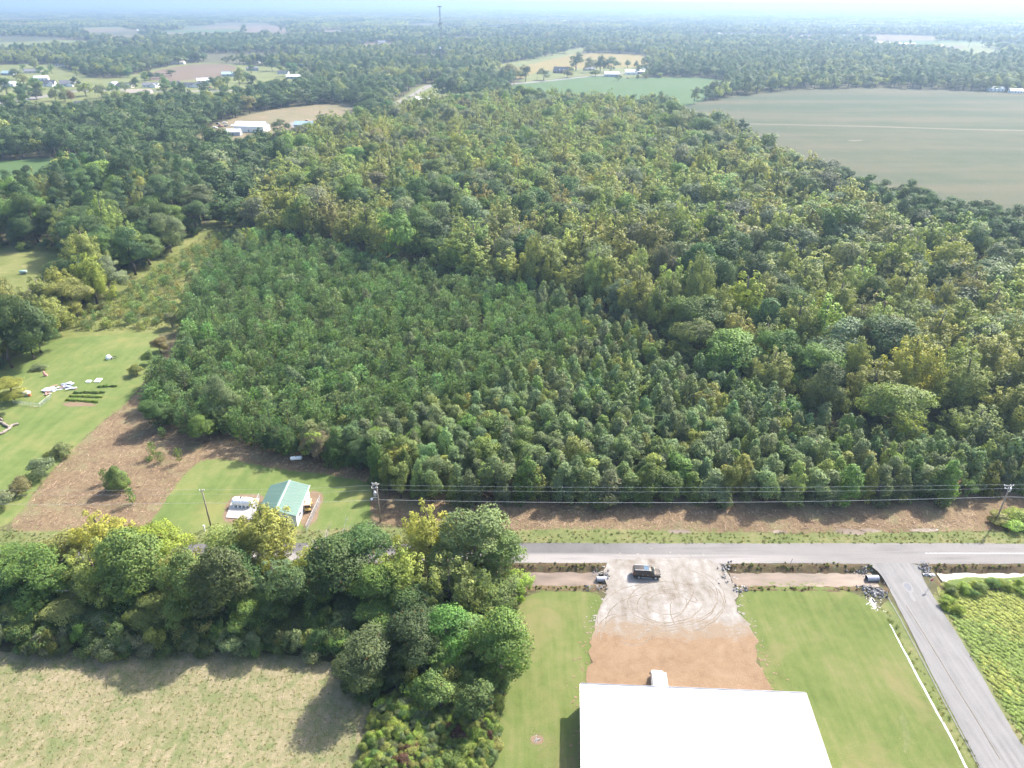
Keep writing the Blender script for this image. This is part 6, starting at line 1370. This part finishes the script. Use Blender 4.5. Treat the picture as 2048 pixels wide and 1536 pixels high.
house(1262, 149, 18, 12, -5, 'white', 'white', 'white roofed barn in the middle of the farmyard', hw=3.8, name='barn', cat='barn', wins=2)
house(1282, 148, 21, 13, 12, 'grey', 'pale', 'broad pale barn at the right of the farmyard', hw=3.8, name='barn', cat='barn', wins=2)
house(1304, 140, 16, 9, 0, 'white', 'white', 'white shed at the end of the farm lane', name='farm_shed', cat='shed', wins=2)
rgh = np.random.default_rng(91); nh = 0
for cx, cy_, w, h in FARF:
    if nh >= 46: break
    for _ in range(rgh.integers(0, 3)):
        x = cx + rgh.uniform(-.6, .6) * w; y = cy_ + rgh.uniform(-.3, .6) * h; b = empty('far_house', (x, y, 0), rgh.uniform(-.5, .5)); tag(b, 'tiny pale roofed house by a clearing in the hazy distance', 'house', 'houses in the hazy distance')
        ww = rgh.uniform(16, 34); dd = rgh.uniform(9, 15); m = MB(); m.box((0, 0, 1.6), (ww, dd, 3.2)); m.build('wall', WALLS[['white', 'cream', 'grey'][rgh.integers(3)]], b)
        m = MB(); m.prism([(-dd / 2 - .5, 3.2), (dd / 2 + .5, 3.2), (0, 3.2 + dd * .25)], (0, 1, 0), (0, 0, 1), (-ww / 2 - .5, 0, .01), (ww + 1, 0, 0)); m.build('roof', ROOFS[['pale', 'white', 'grey', 'tan'][rgh.integers(4)]], b); nh += 1

# radio tower
def tower():
    x, y = P(884, 140); o = empty('radio_tower', (x, y, 0)); tag(o, 'tall thin lattice radio tower rising above the far woods', 'tower')
    Ht = 92.0; st = plain('dull_steel', (.13, .13, .14), .6, .4); legs = []
    for k in range(3):
        a = k * 2.094; p0 = Vector((math.cos(a) * 3.2, math.sin(a) * 3.2, 0)); p1 = Vector((math.cos(a) * .9, math.sin(a) * .9, Ht)); m = MB(); m.tube([p0, p1], [.27, .18], 6); m.build('leg', st, o); legs.append((p0, p1))
    m = MB(); n = 30
    for k in range(n):
        t0, t1 = k / n, (k + 1) / n
        for i in range(3):
            a, b = legs[i], legs[(i + 1) % 3]; m.tube([a[0].lerp(a[1], t0), b[0].lerp(b[1], t1)], .13, 4, cap=False); m.tube([a[0].lerp(a[1], t1), b[0].lerp(b[1], t1)], .08, 4, cap=False)
    m.build('bracing', st, o)
    for z, r in ((91, 3.2), (67, 2.4)):
        m = MB(); m.tube([(r * math.cos(a), r * math.sin(a), z) for a in np.linspace(0, 6.283, 13)], .12, 5, cap=False)
        for i in range(3): m.tube([(0, 0, z), (r * math.cos(i * 2.094), r * math.sin(i * 2.094), z)], .12, 5)
        pf = m.build('platform', st, o)
        for i in range(9): a = i * .698; q = MB(); q.box((r * math.cos(a), r * math.sin(a), z + .2), (.35, .6, 2.2), rz=a); q.build('antenna', M_GREYTRIM, pf)
    q = MB(); q.tube([(-1.6, -1, 75), (-1.6, -1.3, 75)], [1.0, .9], 14); q.build('dish', M_WHITE, o)
    q = MB(); q.box((-1.2, -2.2, 33), (3.0, .6, 3.4)); q.build('equipment_panel', M_WHITE, o)
tower()

# far utility poles, cars
for i, (px, py, h) in enumerate(((112, 192, 13), (107, 208, 12), (193, 200, 14), (199, 200, 14), (382, 198, 13), (431, 180, 13), (405, 178, 12), (815, 214, 11), (830, 196, 11), (8, 200, 14), (1074, 162, 11), (1190, 147, 11), (156, 220, 12))):
    x, y = P(px, py); o = empty('far_utility_pole', (x, y, 0)); tag(o, ['utility pole left of the estate trees', 'short pole by the lower estate trees', 'left one of the paired estate poles', 'right one of the paired estate poles', 'estate pole right of the long white house', 'pole beside the round estate tree', 'slim pole at the estate road', 'pole at the lower end of the country road', 'pole halfway up the country road', 'pole at the far left of the estate road', 'pole along the farm lane', 'pole beside the farm trees', 'pole above the dark roofed garage'][i], 'utility pole')
    m = MB(); m.tube([(0, 0, 0), (0, 0, h)], [.2, .14], 6); m.build('shaft', M_WOODPOLE, o); m = MB(); m.box((0, 0, h - .6), (2.4, .14, .16)); m.build('crossarm', M_CONC, o)
def small_car(px, py, rz, col, label, grp=None):
    x, y = P(px, py); o = empty('parked_car', (x, y, .05), rad(rz)); tag(o, label, 'car', grp)
    m = MB(); m.prism([(-2.3, .35), (2.3, .35), (2.35, .75), (1.2, .92), (.6, 1.45), (-1.3, 1.5), (-2.1, .98), (-2.35, .8)], (1, 0, 0), (0, 0, 1), (0, -.88, 0), (0, 1.76, 0)); m.build('body', plain('car_' + '_'.join('%d' % (c * 100) for c in col), col, .3, .5), o, bevel=.06)
    for s in (-1, 1):
        m = MB(); m.box((-.3, s * .885, 1.18), (1.7, .03, .36)); m.build('window', M_GLASS, o)
        for xx in (-1.4, 1.4): wheel(o, 'wheel', (xx, s * .82, .33), .33, .2)
for px, py, rz, col, lb in ((466, 253, 60, (.75, .75, .76), 'white car left of the metal barn'), (441, 254, 10, (.18, .05, .05), 'dark red car in the junk row by the barn'), (450, 247, 30, (.75, .74, .72), 'pale car behind the dark red one'), (437, 249, -20, (.08, .08, .1), 'black car in the junk row by the barn'), (430, 257, 5, (.5, .5, .52), 'silver car at the left end of the barn lot'), (598, 246, 20, (.7, .7, .72), 'white pickup-like car on the concrete yard'), (453, 253, 70, (.1, .1, .11), 'dark car next to the white car'), (615, 243, 0, (.4, .22, .1), 'rusty brown vehicle behind the workshop'), (420, 176, 5, (.3, .05, .05), 'red car on the estate road'), (12, 205, 15, (.75, .75, .75), 'white car at the left end of the estate road'), (130, 197, 0, (.03, .03, .03), 'dark vehicle on the estate lawn'), (165, 221, 80, (.7, .7, .7), 'white car in front of the dark roofed garage'), (1255, 157, 0, (.3, .06, .06), 'red vehicle at the farm barns'), (820, 195, 55, (.05, .05, .06), 'dark car driving up the country road')):
    small_car(px, py, rz, col, lb)

# single trees among the estate and farm
for i, (px, py, h, rs, kd, tn_, lb) in enumerate(((172, 192, 15, 11, 'fround', 'ygr', 'wide spreading tree on the estate lawn'), (330, 190, 14, 7.5, 'fround', 'oak', 'round tree in front of the estate road'), (112, 202, 15, 6, 'fplume', 'grey', 'slim grey-green tree on the estate lawn'), (75, 190, 20, 9, 'fround', 'green', 'large green tree left of the estate'), (50, 190, 14, 8, 'fround', 'oak', 'dark round tree at the left estate end'), (15, 190, 20, 9, 'fround', 'oak', 'big dark tree at the left picture edge'), (145, 205, 14, 4, 'fplume', 'brown', 'thin half-bare tree on the estate lawn'), (430, 178, 14, 7, 'fround', 'oak', 'round tree beside the estate road end'), (480, 175, 24, 9, 'fround', 'ygr', 'tall pale tree at the right of the estate road'), (505, 178, 18, 8, 'fround', 'dark', 'dark round tree under the tall pale tree'), (455, 172, 13, 7, 'fround', 'green', 'small orchard tree before the blue-grey house'), (272, 178, 14, 6, 'fround', 'dark', 'dark tree among the estate houses'), (545, 142, 20, 12, 'fround', 'oak', 'pair-like wide tree right of the meadow'), (582, 152, 20, 11, 'fround', 'oak', 'wide round tree at the right estate end'), (610, 160, 18, 10, 'fround', 'grey', 'grey-green round tree at the end of the estate'), (300, 160, 9, 9, 'fround', 'dark', 'low dark bush clump below the meadow'), (320, 157, 8, 8, 'fround', 'oak', 'second bush clump below the meadow'), (342, 152, 9, 9, 'fround', 'oak', 'bushes at the corner of the meadow'), (230, 192, 14, 8, 'fround', 'green', 'green tree before the tan roofed hall'), (205, 196, 15, 8, 'fround', 'grey', 'grey-green tree left of the tan roofed hall'),
  (1021, 164, 24, 12, 'fround', 'brown', 'large brownish spreading oak beside the farm lane'), (1051, 163, 22, 9, 'fround', 'oak', 'dark upright tree right of the spreading oak'), (1152, 141, 28, 15, 'fround', 'oak', 'big round dark tree behind the brick farmhouse'), (1143, 147, 10, 5, 'fround', 'ygr', 'small tree right of the brick farmhouse'), (1180, 145, 22, 10, 'fround', 'grey', 'grey-green farm tree beside the lane'), (1200, 145, 26, 10, 'fplume', 'oak', 'tall farm tree in the middle of the group'), (1222, 145, 24, 13, 'fround', 'oak', 'broad dark farm tree at the right of the group'), (1255, 135, 14, 5, 'fplume', 'grey', 'slim young tree in the yellow field'), (1272, 136, 12, 4, 'fplume', 'grey', 'second slim young tree in the yellow field'), (1284, 137, 8, 3.5, 'fplume', 'grey', 'smallest young tree in the yellow field'), (1237, 161, 8, 6, 'fround', 'oak', 'bush at the edge of the green pasture'), (1275, 160, 8, 3, 'fplume', 'grey', 'small tree below the farm barns'), (1292, 159, 8, 3, 'fplume', 'brown', 'thin brown tree below the farm barns'), (1320, 156, 8, 5, 'fround', 'ygr', 'pale bush at the right end of the farm'), (1350, 153, 9, 8, 'fround', 'ygr', 'pale round bush in the pasture'), (885, 195, 24, 12, 'fround', 'oak', 'wide dark tree at the country road bend'), (905, 196, 22, 7, 'fround', 'dark', 'dark upright tree right of the road bend'), (650, 258, 13, 7, 'fround', 'oak', 'round dark tree at the concrete yard'), (562, 268, 12, 8, 'fround', 'dark', 'round dark bush tree right of the metal barn'), (1060, 120, 14, 11, 'fround', 'oak', 'first round hedge tree along the yellow field'), (1075, 117, 14, 11, 'fround', 'oak', 'second round hedge tree along the yellow field'), (1090, 114, 14, 9, 'fround', 'dark', 'third round hedge tree along the yellow field'), (1104, 111, 14, 11, 'fround', 'oak', 'fourth round hedge tree along the yellow field'), (1128, 107, 16, 14, 'fround', 'oak', 'fifth and widest hedge tree along the yellow field'), (488, 67, 30, 14, 'fround', 'oak', 'lone tree in the wide tan field'), (563, 65, 26, 10, 'fround', 'oak', 'second lone tree in the wide tan field'))):
    x, y = P(px, py); tree('broadleaf_tree', kd, i, x, y, h, vary(T[tn_], np.random.default_rng(i), .05), lb, 'single trees of the estate and farm', rscale=rs)

rge = np.random.default_rng(71); NB = smooth_poly(PP(NEIGH), 1); hx = np.array([P(h[0], h[1]) for h in HS]); ne = 0
MD = PP([(292, 148), (330, 137), (400, 127), (470, 130), (472, 145), (440, 155), (380, 160), (350, 163), (300, 160)])
while ne < 95:
    px, py = rge.uniform(-60, 640), rge.uniform(124, 222); x, y = P(px, py)
    ne += 1
    if not inpoly(np.array([x]), np.array([y]), NB)[0] or inpoly(np.array([x]), np.array([y]), MD)[0]: continue
    dx = np.abs(hx[:, 0] - x); dy = hx[:, 1] - y
    if ((dx < 16) & (dy > -14) & (dy < 45)).any(): continue
    k_ = ['oak', 'green', 'grey', 'ygr', 'dark'][rge.integers(5)]
    tree('garden_tree', 'fround', ne, x, y, rge.uniform(9, 17), vary(T[k_], rge, .08), '%s garden tree among the estate houses' % CN[k_], 'garden trees of the estate', rscale=rge.uniform(5, 9))

# ------------------------------------------------------------------ air
def haze():
    x0, x1, y0, y1, z0, z1 = -26100, 26100, -420, 20120, -2.3, 118
    me = bpy.data.meshes.new('haze'); me.from_pydata([(x, y, z) for z in (z0, z1) for y in (y0, y1) for x in (x0, x1)], [], [(0, 2, 3, 1), (4, 5, 7, 6), (0, 1, 5, 4), (2, 6, 7, 3), (0, 4, 6, 2), (1, 3, 7, 5)])
    m = bpy.data.materials.new('haze'); m.use_nodes = True; t = m.node_tree; t.nodes.clear()
    out = t.nodes.new('ShaderNodeOutputMaterial'); v = t.nodes.new('ShaderNodeVolumePrincipled')
    v.inputs['Color'].default_value = (0.305, 0.425, 0.575, 1); v.inputs['Density'].default_value = HAZE_DENSITY; v.inputs['Anisotropy'].default_value = 0.35
    t.links.new(v.outputs[0], out.inputs['Volume']); me.materials.append(m)
    mobj('haze', me, None, kind='stuff', label='pale blue summer haze filling the air')
haze()
